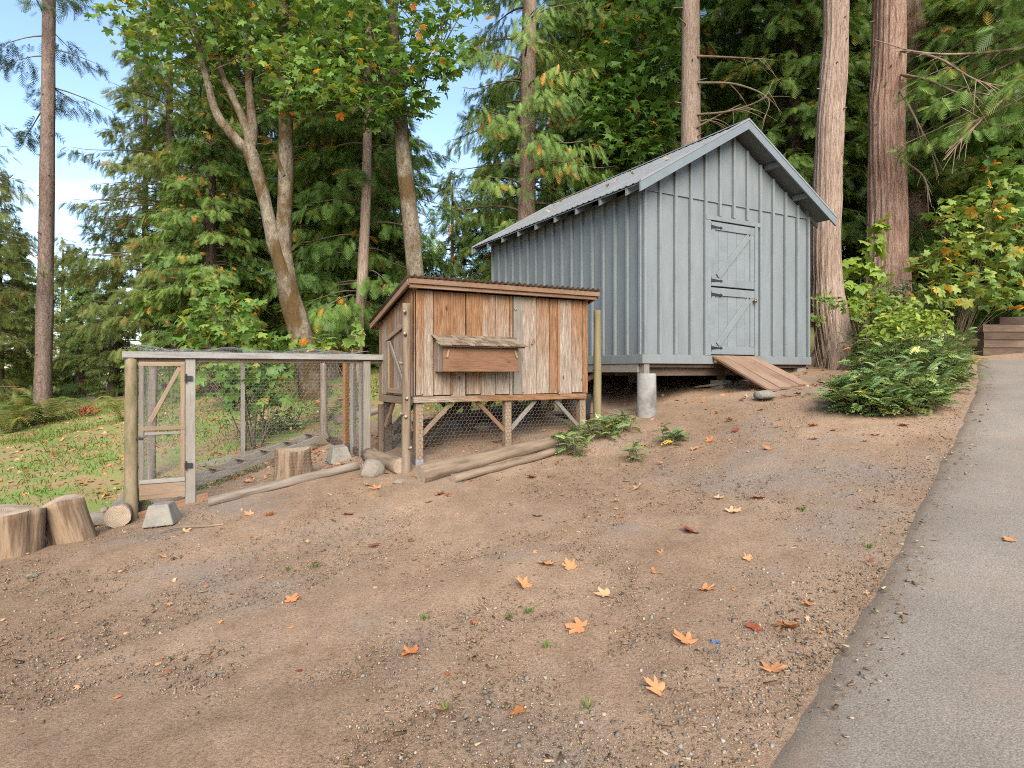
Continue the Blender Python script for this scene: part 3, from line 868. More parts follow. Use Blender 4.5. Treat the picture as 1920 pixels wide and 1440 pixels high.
def shed_supports():
    def loc(x, y, zw): return Vector((x, y, zw - SZ))
    def gl(x, y):
        p = P0 + Uv * x + Vv * y
        return g(p.x, p.y)
    # big round concrete pier at the near corner
    z0 = gl(.10, -.03)
    V = []; Fs = []; n = 28
    for zz, r in ((z0 - .2, .140), (z0 + .1, .140), (SZ - .155, .136), (SZ - .145, .130)):
        for k in range(n):
            a = 2 * math.pi * k / n
            rr = r * (1 + .012 * math.sin(3 * a + zz * 9))
            V.append((.09 + rr * math.cos(a), .03 + rr * math.sin(a), zz - SZ))
    for i in range(3):
        for k in range(n):
            Fs.append((i * n + k, i * n + (k + 1) % n, (i + 1) * n + (k + 1) % n, (i + 1) * n + k))
    Fs.append(tuple(range(3 * n, 4 * n)))
    me = py_mesh('concrete_pier', V, Fs); me.polygons.foreach_set('use_smooth', [len(p.vertices) == 4 for p in me.polygons])
    tag(link('concrete_pier', me, M['pier'], shed), 'round grey concrete pier under the near corner')
    board('post_block', (.06, .04, -.145), (.06, .04, -.002), .10, .10, M['grey_wood'], shed, up=(1, 0, 0))
    # other piers: block + post
    for (x, y, blk) in ((SW - .12, .14, True), (SW / 2, .25, False), (.05, 1.62, False), (.05, 3.2, False), (.05, SL - .15, False), (SW / 2, 2.3, False), (SW / 2, SL - .2, False), (SW - .1, 2.4, False), (SW - .1, SL - .2, False)):
        zg = gl(x, y)
        top = SZ - .12
        if blk:
            board('pier_block', loc(x, y, zg - .05), loc(x, y, max(zg + .08, top - .04)), .22, .22, M['concrete'], shed, up=(1, 0, 0), c=.02)
            board('pier_post', loc(x, y, max(zg + .08, top - .04)), loc(x, y, SZ - .012), .11, .11, M['grey_wood'], shed, up=(1, 0, 0))
        else:
            board('pier_block', loc(x, y, zg - .06), loc(x, y, zg + .10), .26, .26, M['concrete'], shed, up=(1, 0, 0), c=.03)
            board('pier_post', loc(x, y, zg + .10), loc(x, y, top), .10, .10, M['orange_lumber'] if y == 1.62 else M['dark_wood'], shed, up=(1, 0, 0))
    zg = gl(.05, 1.62)
    board('knee_brace', loc(.05, 1.58, zg + .35), loc(.05, 1.10, SZ - .14), .09, .04, M['cedar_red'], shed)
    board('knee_brace', loc(.05, 1.66, zg + .35), loc(.05, 2.10, SZ - .14), .09, .04, M['cedar_red'], shed)
shed_supports()

def ramp_thing():
    o = thing('ramp', 'brown plank ramp leading from the dirt up to the shed door', 'ramp', (P0.x + Uv.x * 1.8 - Vv.x * 1.05, P0.y + Uv.y * 1.8 - Vv.y * 1.05, 1.25), ANG)
    # local: x across (-.48 .48), y 0 (foot) .. 1.03 (shed)
    w = .96 / 4
    for k in range(4):
        x = -.48 + w * (k + .5)
        zl = -.035 + .08 * (k + .5) / 4
        board('plank', (x, random.uniform(-.03, .03), zl + .02), (x, 1.0, .485), w - .010, .034, M['ramp_wood'], o, up=(1, 0, 0), jig=.004)
    for x in (-.36, .36):
        board('bearer', (x, .12, .035 + x * .03), (x, .99, .43), .07, .045, M['orange_lumber'], o)
    board('cleat', (-.46, .96, .435), (.46, .96, .435), .09, .04, M['orange_lumber'], o)
ramp_thing()

# ------------------------------------------------------------------ chicken wire
def wire_mesh(edges3, r, n=3):
    """edges3 (K,2,3) -> thin prisms"""
    E = np.asarray(edges3, float)
    d = norm(E[:, 1] - E[:, 0])
    ref = np.where(np.abs(d[:, 2:3]) > .9, np.array([[1.0, 0, 0]]), np.array([[0, 0, 1.0]]))
    a = norm(np.cross(d, ref)); b = np.cross(d, a)
    ang = np.linspace(0, 2 * np.pi, n, endpoint=False) + .4
    off = r * (np.cos(ang)[None, :, None] * a[:, None] + np.sin(ang)[None, :, None] * b[:, None])
    V = np.stack([E[:, 0:1] + off, E[:, 1:2] + off], 1)      # K,2,n,3
    K = len(E)
    base = (np.arange(K) * 2 * n)[:, None]
    j = np.arange(n)[None]; j2 = (j + 1) % n
    Fq = np.stack([base + j, base + j2, base + n + j2, base + n + j], -1).reshape(-1, 4)
    return np_mesh('wire', V.reshape(-1, 3), Fq, 4)

def hex_edges(W, H, s=.028):
    """honeycomb edges in [0,W]x[0,H]; s = side of a cell"""
    dx = s * math.sqrt(3); dy = 1.5 * s
    E = []
    for r in range(int(H / dy) + 2):
        for c in range(int(W / dx) + 2):
            x = c * dx + (dx / 2 if r % 2 else 0); y = r * dy
            p = [(x, y + s / 2), (x, y - s / 2), (x + dx / 2, y - s), (x - dx / 2, y - s)]
            E.append((p[0], p[1])); E.append((p[1], p[2])); E.append((p[1], p[3]))
    E = np.array(E)
    ok = (E[..., 0] > 0).all(1) & (E[..., 0] < W).all(1) & (E[..., 1] > 0).all(1) & (E[..., 1] < H).all(1)
    return E[ok]

def wire_panel(name, o, ax, ay, W, H, parent, mat, s=.028, r=.0010, sag=0.0, keep=None, wav=.004):
    """hex wire spanning origin o, in-plane unit axes ax, ay (parent local)"""
    o = np.array(o); ax = np.array(ax, float); ay = np.array(ay, float)
    nn = np.cross(ax, ay)
    E = hex_edges(W, H, s)
    P = o + E[..., 0:1] * ax + E[..., 1:2] * ay
    bul = wav * np.sin(E[..., 0] * 7.1 + 1) * np.sin(E[..., 1] * 5.3) + sag * np.sin(np.pi * E[..., 0] / W) * np.sin(np.pi * E[..., 1] / H)
    P = P + bul[..., None] * nn
    if keep is not None:
        P = P[keep(P).all(1)]
    return link(name, wire_mesh(P, r), mat, parent)

# ------------------------------------------------------------------ the chicken coop
PC = Vector((-1.116, 7.17, 0))
CW, CD = 2.40, 1.22
CZ = 1.24                       # underside of the box
coop_base = g(PC.x, PC.y)
coop = thing('chicken_coop', 'weathered cedar chicken coop on stilts with corrugated lean-to roof', 'chicken coop', (PC.x, PC.y, CZ), ANG)
def cx_of(px, y=0.0):
    """local x on the coop front plane for a photo column"""
    k = (px - 960) / F
    bx, by = PC.x + Vv.x * y, PC.y + Vv.y * y
    return (k * by - bx) / (Uv.x - k * Uv.y)
def cgl(x, y):
    p = PC + Uv * x + Vv * y
    return g(p.x, p.y) - CZ
ROOF_F, ROOF_B = 2.53 - CZ, 2.12 - CZ       # roof underside height at y=-.15 / y=1.30
def croof(y): return ROOF_F + (ROOF_B - ROOF_F) * (y + .15) / 1.45

def build_coop():
    # front planks, widths measured from the photo
    seams = [772, 777.5, 790, 811, 844.7, 872, 899.4, 927, 953.5, 960.3, 978.4, 1003.4, 1028.4, 1044.7, 1069.7, 1090, 1098.5]
    xs = [cx_of(p) for p in seams]
    xs[0] = -.005; xs[-1] = CW + .005
    ztop = croof(0) - .065
    for i in range(len(xs) - 1):
        a, b = xs[i], xs[i + 1]
        proud = .004 * ((i * 7) % 4)
        z0 = -.012 + random.uniform(-.012, .008)
        o = board('plank', ((a + b) / 2, -.012 - proud, z0), ((a + b) / 2, -.012 - proud, ztop), b - a - .009, .022, M['cedar'], coop, up=(1, 0, 0), jig=.002)
        q = (.5, .5, .72, .45, .5, .38, .66, .70, .55, .6, .9, .62, .22, .78, .55, .12, .6, .3)[i]; o.color = (q, q, q, 1)
        if i in (9,):
            o.data.materials.clear(); o.data.materials.append(M['grey_wood'])
    # battens over some joints
    for i in (2, 4, 6, 10, 13):
        x = xs[i]
        board('batten', (x, -.036, .005), (x, -.036, ztop - .002), .030, .012, M['cedar_red'] if i in (4, 13) else M['cedar'], coop, up=(1, 0, 0))
    # left side planks (towards the run)
    n = 8
    for k in range(n):
        y0 = .008 + k * (CD - .016) / n; y1 = .008 + (k + 1) * (CD - .016) / n
        zt = croof((y0 + y1) / 2) - .05
        board('plank', (-.012 - .003 * (k % 2), (y0 + y1) / 2, -.02), (-.012 - .003 * (k % 2), (y0 + y1) / 2, zt), y1 - y0 - .006, .02, M['cedar'], coop, up=(0, 1, 0), jig=.003)
        zt = croof((y0 + y1) / 2) - .05
        board('plank', (CW + .012, (y0 + y1) / 2, -.02), (CW + .012, (y0 + y1) / 2, zt), y1 - y0 - .006, .02, M['cedar'], coop, up=(0, 1, 0), jig=.003)
    for k in range(12):
        x0 = k * CW / 12; x1 = (k + 1) * CW / 12
        board('plank', ((x0 + x1) / 2, CD + .012, -.02), ((x0 + x1) / 2, CD + .012, croof(CD) - .05), x1 - x0 - .006, .02, M['cedar'], coop, up=(1, 0, 0))
    # pop door frame on the left side: top ledge, stile, brace
    board('door_ledge', (-.040, .20, .80), (-.040, .86, .66), .055, .025, M['lumber'], coop)
    board('door_stile', (-.040, .78, .05), (-.040, .78, .64), .06, .022, M['lumber'], coop, up=(0, 1, 0))
    board('door_brace', (-.042, .20, .10), (-.042, .72, .62), .055, .022, M['grey_wood'], coop)
    board('door_ledge', (-.040, .16, .03), (-.040, .86, .03), .06, .022, M['lumber'], coop)
    # floor and frame
    slab('floor_deck', [(.01, .01, -.03), (CW - .01, .01, -.03), (CW - .01, CD - .01, -.03), (.01, CD - .01, -.03)], .02, (0, 0, 1), M['dark_wood'], coop)
    board('sill', (-.01, -.010, -.058), (CW - .03, -.010, -.058), .07, .05, M['cedar'], coop)
    board('sill', (-.006, .05, -.075), (-.006, CD, -.075), .09, .04, M['lumber'], coop)
    board('sill', (CW - .012, .05, -.075), (CW - .012, CD, -.075), .09, .04, M['lumber'], coop)
    board('sill', (.04, CD - .02, -.075), (CW - .04, CD - .02, -.075), .09, .04, M['dark_wood'], coop)
    # corrugated roof sheet
    nw = 34; per = 8
    V = []; Fs = []
    nx = nw * per
    for i in range(nx + 1):
        x = -.13 + (CW + .25) * i / nx
        z = .012 * math.cos(2 * math.pi * i / per) + .026
        for y in (-.19, 1.34):
            V.append((x, y, croof(y) + z))
    for i in range(nx):
        Fs.append((2 * i, 2 * i + 2, 2 * i + 3, 2 * i + 1))
    me = py_mesh('roof_sheet', V, Fs, smooth_=True)
    o = link('roof_sheet', me, M['tin'], coop)
    md = o.modifiers.new('thick', 'SOLIDIFY'); md.thickness = .004
    # roof frame: front fascia, side rafters, purlin strips
    board('fascia', (-.11, -.150, croof(-.15) - .024), (CW + .09, -.150, croof(-.15) - .024), .058, .025, M['cedar_dull'], coop)
    board('fascia', (-.09, -.118, croof(-.12) - .066), (CW + .06, -.118, croof(-.12) - .066), .045, .035, M['cedar_dull'], coop)
    for x in (-.105, CW + .085):
        board('rafter', (x, -.136, croof(-.136) - .032), (x, 1.31, croof(1.31) - .032), .065, .025, M['cedar_red'], coop)
    for x in (.02, .8, 1.6, CW - .02):
        board('rafter', (x, -.10, croof(-.10) - .035), (x, 1.30, croof(1.30) - .035), .06, .04, M['cedar_red'], coop)
    board('fascia', (-.09, 1.315, croof(1.315) - .03), (CW + .07, 1.315, croof(1.315) - .03), .07, .022, M['cedar_red'], coop)
    # legs
    def leg(x, y, w, m, brk=False):
        zb = cgl(x, y)
        board('leg', (x, y, zb - .12), (x, y, -.095), w, w, m, coop, up=(1, 0, 0))
        if brk:
            board('post_bracket', (x, y, zb - .03), (x, y, zb + .06), w + .008, w + .008, M['steel'], coop, up=(1, 0, 0))
    leg(.075, .045, .09, M['lumber'], True); leg(1.23, .045, .085, M['lumber']); leg(CW - .06, .045, .09, M['lumber'])
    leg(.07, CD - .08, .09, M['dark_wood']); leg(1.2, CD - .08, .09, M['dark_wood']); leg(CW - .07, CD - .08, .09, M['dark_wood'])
    # knee braces in front and behind
    for (x, s, m) in ((.12, 1, 'lumber'), (1.19, -1, 'cedar_red'), (1.27, 1, 'grey_wood'), (CW - .10, -1, 'grey_wood')):
        board('knee_brace', (x, .045, -.46), (x + s * .37, .045, -.10), .05, .035, M[m], coop)
    for (x, s) in ((.12, 1), (1.15, -1), (1.25, 1), (CW - .12, -1)):
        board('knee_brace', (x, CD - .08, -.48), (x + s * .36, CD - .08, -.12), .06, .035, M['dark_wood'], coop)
    for x in (.03, CW - .03):
        board('knee_brace', (x, .10, -.44), (x, .42, -.12), .06, .035, M['cedar_red'], coop)
        board('knee_brace', (x, CD - .12, -.44), (x, CD - .44, -.12), .06, .035, M['cedar_red'], coop)
    # chicken ladder under the coop
    board('ladder_plank', (1.0, .72, -.06), (.30, .66, cgl(.3, .66) + .03), .20, .03, M['dark_wood'], coop, up=(0, 1, 0))
    # wire around the legs
    keep = lambda P: (P[..., 2] > np.vectorize(cgl)(P[..., 0], P[..., 1]) + .01)
    wire_panel('chicken_wire', (.03, -.004, -.84), (1, 0, 0), (0, 0, 1), CW - .06, .755, coop, M['wire_dark'], keep=keep, r=.0016)
    wire_panel('chicken_wire', (-.004, .03, -.84), (0, 1, 0), (0, 0, 1), CD - .06, .755, coop, M['wire'], keep=keep)
    # nest box
    bx0, bx1, bd = .245, 1.21, .27
    zb, zt = 1.50 - CZ, 1.775 - CZ
    nb = board('nest_box', (bx0, -bd, (zb + zt) / 2), (bx1, -bd, (zb + zt) / 2), zt - zb, .022, M['cedar_red'], coop)
    Minv = nb.matrix_basis.inverted()
    def sub(name, a, b, w, t, m, up=(0, 0, 1)):
        return board(name, Minv @ Vector(a), Minv @ Vector(b), w, t, m, nb, up=Minv.to_3x3() @ Vector(up))
    for x in (bx0 + .011, bx1 - .011):
        for q in range(2):
            yy0 = -bd + .012 + q * .118
            sub('side_board', (x, yy0 + .058, zb + .001), (x, yy0 + .058, zt + .02 + q * .06), .116, .02, M['cedar'], (0, 1, 0))
    sub('floor_board', (bx0 + .02, -bd / 2, zb + .010), (bx1 - .02, -bd / 2, zb + .010), .23, .018, M['dark_wood'], (0, 1, 0))
    for x, tilt in ((bx0 + .065, .02), (bx1 - .055, -.03)):
        sub('turn_button', (x - tilt, -bd - .019, zt - .115), (x, -bd - .019, zt - .03), .024, .016, M['lumber'], (1, 0, 0))
    # split-shake lid
    ya, za, yb, zb2 = -.034, 1.905 - CZ, -.35, 1.775 - CZ
    lx0, lx1 = .20, 1.285
    sub('lid_board', ((lx0 + lx1) / 2 - .52, (ya + yb) / 2, (za + zb2) / 2), ((lx0 + lx1) / 2 + .52, (ya + yb) / 2, (za + zb2) / 2), .32, .014, M['dark_wood'], (0, ya - yb, za - zb2))
    nrm = Vector((0, -(za - zb2), (ya - yb))).normalized()
    for row in range(4):
        f0 = row / 4.0
        x = lx0 - random.uniform(0, .03)
        while x < lx1 - .03:
            w = random.uniform(.055, .12)
            x2 = min(x + w, lx1 + .01)
            t0 = f0 - .0; t1 = f0 + .36 + random.uniform(-.03, .04)
            p_lo = Vector(((x + x2) / 2, yb + (ya - yb) * f0, zb2 + (za - zb2) * f0)) + nrm * (.022 + random.uniform(0, .007))
            p_hi = Vector(((x + x2) / 2 + random.uniform(-.006, .006), yb + (ya - yb) * min(t1, 1.02), zb2 + (za - zb2) * min(t1, 1.02))) + nrm * .012
            sub('shingle', p_lo, p_hi, x2 - x - .006, .009 + random.uniform(0, .005), M['shake'], (1, 0, 0))
            x = x2
    # toggle latch on the front
    board('latch', (cx_of(994), -.046, .60), (cx_of(998.5), -.046, .665), .020, .018, M['cedar_red'], coop, up=(1, 0, 0))
    board('latch', (cx_of(962), -.046, 1.02), (cx_of(965), -.046, 1.04), .02, .018, M['grey_wood'], coop, up=(1, 0, 0))
build_coop()

# round pole against the coop corner, tall post by the shed
def round_post(name, label, p, top, r, mat, seed, lean=(0, 0), r1=None, knots=0):
    o = thing(name, label, 'post', p)
    lo = log('pole', (0, 0, -.15), (lean[0], lean[1], top - p.z), r, r1 or r * .9, [mat, M['endgrain']], o, n=18, rings=26, rough=.05, seed=seed, bend=.012)
    rs = random.Random(seed)
    for k in range(knots):
        z = rs.uniform(.25, (top - p.z) - .1); a = rs.uniform(3.4, 6.0)
        rr = r * .85
        b = Vector((rr * math.cos(a), rr * math.sin(a), z)); e = b + Vector((math.cos(a) * .035, math.sin(a) * .035, .015))
        log('knot', b, e, .02, .012, [M['log_bark'], M['endgrain']], o, n=8, rings=2, rough=.1, seed=k)
    return o
pp = Vector((-1.172, 7.02, 0)); pp.z = g(pp.x, pp.y)
round_post('peeled_pole', 'knotty peeled log pole standing at the near left corner of the coop', pp, 2.26, .054, M['log_bark'], 3, (.0, .03), .046, 7)
pp = U(1120, 770, 8.62); pp.z = g(pp.x, pp.y)
round_post('round_post', 'plain greenish round post between the coop and the shed', pp, CAMZ + (HOR - 582) / F * 8.62, .056, M['treated_post'], 9)

# ------------------------------------------------------------------ the chicken run
QF = Vector((-1.65, 8.13, 0))               # where the front beam meets the coop
FL = QF - Uv * 2.806                        # front left post
run = thing('chicken_run', 'fenced chicken run of posts and chicken wire with a flat wire top', 'chicken run', (FL.x, FL.y, g(FL.x, FL.y)), ANG)
RB = run.location.z
def rgl(x, y):
    p = FL + Uv * x + Vv * y
    return g(p.x, p.y) - RB
BT = CAMZ + (HOR - 665) / F * 6.77 - RB      # beam centre height
def build_run():
    x_gate = 2.806 - 2.21                   # gate hinge post
    xr = 2.606                              # front right corner
    dp = 2.5
    # front posts
    lp = log('corner_post', (.03, 0, -.2), (.03, 0, BT - .04), .068, .060, [M['mossy_post'], M['endgrain']], run, n=18, rings=22, rough=.06, seed=21)
    tag(lp, 'thick mossy round corner post')
    gz_ = rgl(x_gate, 0)
    board('gate_post', (x_gate, .0, gz_ - .1), (x_gate, .0, BT - .045), .10, .075, M['grey_wood'], run, up=(1, 0, 0))
    board('post', (xr - .02, .0, rgl(xr, 0) - .1), (xr - .02, .0, BT - .05), .09, .06, M['grey_wood'], run, up=(1, 0, 0))
    for (y, w, m) in ((.30, .06, 'grey_wood'), (.70, .07, 'grey_wood'), (1.10, .08, 'orange_lumber')):
        board('post', (xr, y, rgl(xr, y) - .1), (xr, y, BT - .04), w, .05, M[m], run, up=(1, .6, 0))
    log('post', (xr, dp, rgl(xr, dp) - .15), (xr, dp, BT), .06, .055, [M['log_grey'], M['endgrain']], run, n=12, rings=10, seed=5)
    log('post', (.18, dp - .1, rgl(.18, dp - .1) - .15), (.22, dp - .1, BT), .06, .055, [M['log_grey'], M['endgrain']], run, n=12, rings=10, seed=6)
    board('post', (1.4, dp, rgl(1.4, dp) - .1), (1.4, dp, BT), .06, .06, M['grey_wood'], run, up=(1, 0, 0))
    board('post', (2.82, .10, rgl(2.82, .1) - .1), (2.82, .10, .62 + rgl(2.82, .1)), .10, .05, M['dark_wood'], run, up=(1, 0, 0))
    # top beams
    board('beam', (-.05, -.045, BT), (2.80, -.045, BT), .068, .04, M['silver_wood'], run)
    board('beam', (.02, .03, BT - .055), (2.78, .03, BT - .055), .045, .045, M['lumber'], run)
    board('beam', (.15, dp, BT), (2.75, dp, BT), .08, .04, M['grey_wood'], run)
    board('beam', (.02, .02, BT + .005), (.20, dp, BT + .005), .07, .04, M['grey_wood'], run)
    board('beam', (xr + .02, .02, BT + .005), (xr + .02, dp, BT + .005), .07, .04, M['orange_lumber'], run)
    board('beam', (1.3, .02, BT + .01), (1.4, dp, BT + .01), .06, .04, M['grey_wood'], run)
    # sill boards on the soil
    board('sill_board', (.10, .0, rgl(.1, 0) + .02), (x_gate + .18, .0, rgl(x_gate + .18, 0) + .04), .09, .04, M['cedar_red'], run)
    board('sill_board', (x_gate + .10, dp, rgl(x_gate, dp) + .02), (xr, dp, rgl(xr, dp) + .04), .10, .04, M['grey_wood'], run)
    board('sill_board', (xr, .1, rgl(xr, .1) + .02), (xr, dp, rgl(xr, dp) + .03), .10, .04, M['dark_wood'], run)
    # wire
    gv = np.vectorize(rgl)
    keep = lambda P: (P[..., 2] > gv(P[..., 0], P[..., 1]) + .01)
    H = BT + .45
    wire_panel('chicken_wire', (x_gate + .03, -.02, -.35), (1, 0, 0), (0, 0, 1), xr - x_gate - .04, H - .13, run, M['wire'], keep=keep, wav=.010)
    wire_panel('chicken_wire', (xr + .03, .03, -.35), (0, 1, 0), (0, 0, 1), dp - .06, H - .13, run, M['wire'], keep=keep, wav=.012)
    wire_panel('chicken_wire', (.20, dp + .03, -.35), (1, 0, 0), (0, 0, 1), xr - .22, H - .13, run, M['wire_dark'], keep=keep, wav=.012)
    sd = Vector((.17, dp, 0)).normalized()
    wire_panel('chicken_wire', (.0, .06, -.35), tuple(sd), (0, 0, 1), dp - .12, H - .13, run, M['wire'], keep=keep, wav=.012)
    wire_panel('chicken_wire', (.05, -.03, BT + .070), (1, 0, 0), (0, 1, 0), xr - .03, dp - .02, run, M['wire'], sag=-.02, wav=.045)
    # gate
    gx0, gx1 = .105, x_gate - .055
    gb, gt = rgl(.3, 0) + .14, BT - .075
    def merge(parts):
        V = []; Fs = []
        for a, b, w, t, up in parts:
            Mx, L = frame(a, b, up)
            me = board_mesh(L, w, t)
            off = len(V)
            V += [Mx @ v.co for v in me.vertices]
            Fs += [tuple(i + off for i in p.vertices) for p in me.polygons]
            bpy.data.meshes.remove(me)
        return V, Fs
    gate = board('gate', (gx0, -.032, gb + .10), (gx1, -.032, gb + .10), .17, .022, M['lumber'], run)
    Mi = gate.matrix_basis.inverted()
    def sub(name, a, b, w, t, m, up=(0, 0, 1)):
        return board(name, Mi @ Vector(a), Mi @ Vector(b), w, t, m, gate, up=up)
    zm = gb + .60 * (gt - gb) - .12
    for x in (gx0 + .022, gx1 - .022):
        sub('stile', (x, -.034, gb + .19), (x, -.034, gt), .044, .03, M['grey_wood'] if x < .3 else M['lumber'], (1, 0, 0))
    for z, m in ((gt - .024, 'lumber'), (zm, 'lumber'), (gb + .21, 'grey_wood')):
        sub('rail', (gx0 + .002, -.037, z), (gx1 - .002, -.037, z), .046, .03, M[m])
    sub('rail', (gx0 + .05, -.036, zm - .055), (gx1 - .05, -.036, zm - .055), .03, .028, M['grey_wood'])
    sub('brace', (gx0 + .10, -.030, zm + .07), (gx1 - .05, -.030, gt - .06), .045, .02, M['lumber'])
    # fine square mesh on the gate
    E = []
    for i in range(int((gx1 - gx0) / .0135)):
        x = gx0 + .01 + i * .0135
        if x < gx1 - .01: E.append(((x, -.018, gb + .2), (x, -.018, gt - .01)))
    for i in range(int((gt - gb - .2) / .0135)):
        z = gb + .2 + i * .0135
        E.append(((gx0 + .01, -.018, z), (gx1 - .01, -.018, z)))
    E = np.array([[list(Mi @ Vector(a)), list(Mi @ Vector(b))] for a, b in E])
    link('mesh_screen', wire_mesh(E, .0009), M['wire'], gate)
    for z in (gt - .18, gb + .36):
        hb = sub('hinge', (gx1 - .005, -.055, z), (gx1 + .075, -.055, z), .055, .008, M['iron'])
        sub('hinge_pin', (gx1 + .01, -.060, z - .05), (gx1 + .01, -.060, z + .05), .016, .016, M['iron'], (1, 0, 0))
    sub('gate_latch', (gx0 - .03, -.056, zm - .1), (gx0 + .035, -.056, zm - .1), .022, .012, M['iron'])
build_run()

# ------------------------------------------------------------------ logs, stumps, blocks, stones
def on_ground(px, py, dz=0.0):
    p = hit(px, py)
    return Vector((p.x, p.y, p.z + dz))

def log_thing(name, label, a, b, r0, r1, mats, seed, **kw):
    a = Vector(a); b = Vector(b)
    mid = (a + b) / 2
    Mx, L = frame(a, b, (0, 0, 1))
    o = link(name, log_mesh(L, r0, r1, seed=seed, **kw), mats, None, Mx)
    return tag(o, label, 'log')
EG = M['endgrain']
def gpt(x, y, dz): return Vector((x, y, g(x, y) + dz))
a = U(788, 880, 6.62); b = U(1062, 832, 7.82)
log_thing('log', 'thick peeled log lying along the foot of the coop, cut end towards the left', (a.x, a.y, g(a.x, a.y) + .085), (b.x, b.y, g(b.x, b.y) + .055), .098, .074, [M['log_bark'], EG], 31, rings=20, n=20, rough=.07, bend=.02)
a = U(850, 886, 6.55); b = U(1042, 848, 7.45)
log_thing('log', 'thinner knotty log lying in front of the thick coop log', (a.x, a.y, g(a.x, a.y) + .045), (b.x, b.y, g(b.x, b.y) + .035), .050, .046, [M['log_bark'], EG], 32, rings=18, n=14, rough=.14, bend=-.03)
a = U(752, 868, 7.0); b = U(690, 850, 7.75)
log_thing('log', 'short stubby log between the pole and the run, cut end facing right', (a.x, a.y, g(a.x, a.y) + .08), (b.x, b.y, g(b.x, b.y) + .08), .092, .088, [M['log_bark'], EG], 33, rings=8, n=18)
a = U(390, 938, 6.62); b = U(672, 878, 7.35)
log_thing('log', 'long thin bleached log lying along the front of the chicken run', (a.x, a.y, g(a.x, a.y) + .045), (b.x, b.y, g(b.x, b.y) + .05), .048, .055, [M['log_grey'], EG], 34, rings=24, n=14, rough=.09, bend=.025)
a = U(220, 966, 6.45); b = U(246, 905, 7.75)
log_thing('log', 'fat grey log beside the mossy corner post, cracked cut end towards viewer', (a.x, a.y, g(a.x, a.y) + .10), (b.x, b.y, g(b.x, b.y) + .10), .118, .108, [M['log_grey'], EG], 35, rings=10, n=20)
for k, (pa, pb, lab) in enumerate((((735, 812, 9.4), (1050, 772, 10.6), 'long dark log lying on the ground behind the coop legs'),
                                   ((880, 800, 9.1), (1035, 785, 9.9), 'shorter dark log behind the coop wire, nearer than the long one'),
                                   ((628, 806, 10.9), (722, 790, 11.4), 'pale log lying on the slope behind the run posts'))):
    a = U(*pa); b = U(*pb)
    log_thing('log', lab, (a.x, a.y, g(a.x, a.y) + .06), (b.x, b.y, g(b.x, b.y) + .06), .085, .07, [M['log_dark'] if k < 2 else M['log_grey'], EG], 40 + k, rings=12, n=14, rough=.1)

def stump(name, label, p, r, h, seed, flare=.12, tilt=(0, 0), cat='stump', split=0):
    rs = np.random.default_rng(seed)
    n, rings = 40, 9
    ph = rs.uniform(0, 6.28, 5)
    V = []; Fs = []; mi = []
    for i in range(rings + 1):
        t = i / rings
        for k in range(n):
            a = 2 * math.pi * k / n
            rr = r * (1 + flare * (1 - t) ** 2.2 * (1 + .6 * math.sin(3 * a + ph[0])) + .035 * math.sin(2 * a + ph[1]) + .022 * math.sin(7 * a + ph[2]) + .014 * math.sin(17 * a + ph[3]))
            if split and abs(((a - split + math.pi) % (2 * math.pi)) - math.pi) < .07: rr *= .86
            z = h * t + (.02 * math.sin(a * 2 + ph[4]) * t)
            V.append((z - .06 * (1 - t), rr * math.cos(a), rr * math.sin(a)))
    for i in range(rings):
        for k in range(n):
            k2 = (k + 1) % n
            Fs.append((i * n + k, (i + 1) * n + k, (i + 1) * n + k2, i * n + k2)); mi.append(0)
    base = rings * n
    c = len(V); V.append((h + .005, 0, 0))
    for k in range(n):
        Fs.append((base + k, c, base + (k + 1) % n)); mi.append(1)
    me = py_mesh(name, V, [f[::-1] for f in Fs], mi)
    me.polygons.foreach_set('use_smooth', [m == 0 for m in mi])
    Mx, _ = frame(p, Vector(p) + Vector((tilt[0], tilt[1], 1)), (0, 1, 0))
    import bmesh
    bm = bmesh.new(); bm.from_mesh(me); bmesh.ops.recalc_face_normals(bm, faces=bm.faces); bm.to_mesh(me); bm.free()
    return tag(link(name, me, [M['stump_side'], EG], None, Mx), label, cat)
stump('stump', 'wide cut log round at the left edge with orange bark split', gpt(-4.42, 5.62, -.01), .215, .40, 1, .05, (.05, .0), split=5.9)
stump('stump', 'leaning cut log round just right of the wide one', gpt(-4.14, 5.98, -.01), .175, .40, 2, .10, (-.22, -.12), split=4.2)
stump('stump', 'flared tree stump standing inside the chicken run', gpt(-2.72, 7.85, -.02), .205, .40, 3, .28)

def rock(name, label, p, s, seed, mat=None, cat='rock', box=0.0):
    rs = np.random.default_rng(seed)
    import bmesh
    bm = bmesh.new()
    bmesh.ops.create_icosphere(bm, subdivisions=3, radius=1.0)
    D = rs.normal(0, 1, (7, 3)); D /= np.linalg.norm(D, axis=1)[:, None]
    cut = rs.uniform(.55, .85, 7)
    for v in bm.verts:
        c = np.array(v.co)
        for d, k in zip(D, cut):
            e = c @ d - k
            if e > 0: c = c - d * e * .85
        c = c * (1 + .05 * math.sin(c[0] * 6 + seed) * math.sin(c[1] * 7) )
        v.co = Vector(c * np.array(s))
    me = bpy.data.meshes.new(name); bm.to_mesh(me); bm.free()
    o = link(name, me, mat or M['rock'])
    o.location = p; o.rotation_euler = (0, 0, rs.uniform(0, 6))
    return tag(o, label, cat)
rock('rock', 'pale boulder in front of the stubby log, left of the pole', on_ground(698, 893, .07), (.16, .13, .13), 1)
rock('rock', 'small flat stone in the dirt beside the pole foot', on_ground(751, 906, .015), (.09, .06, .03), 2)
rock('rock', 'pale stone at the end of the fat grey log', on_ground(183, 985, .05), (.15, .10, .09), 3)
rock('rock', 'rounded stone on the dirt just left of the ramp foot', on_ground(1433, 750, .06), (.155, .11, .085), 4, M['concrete'])
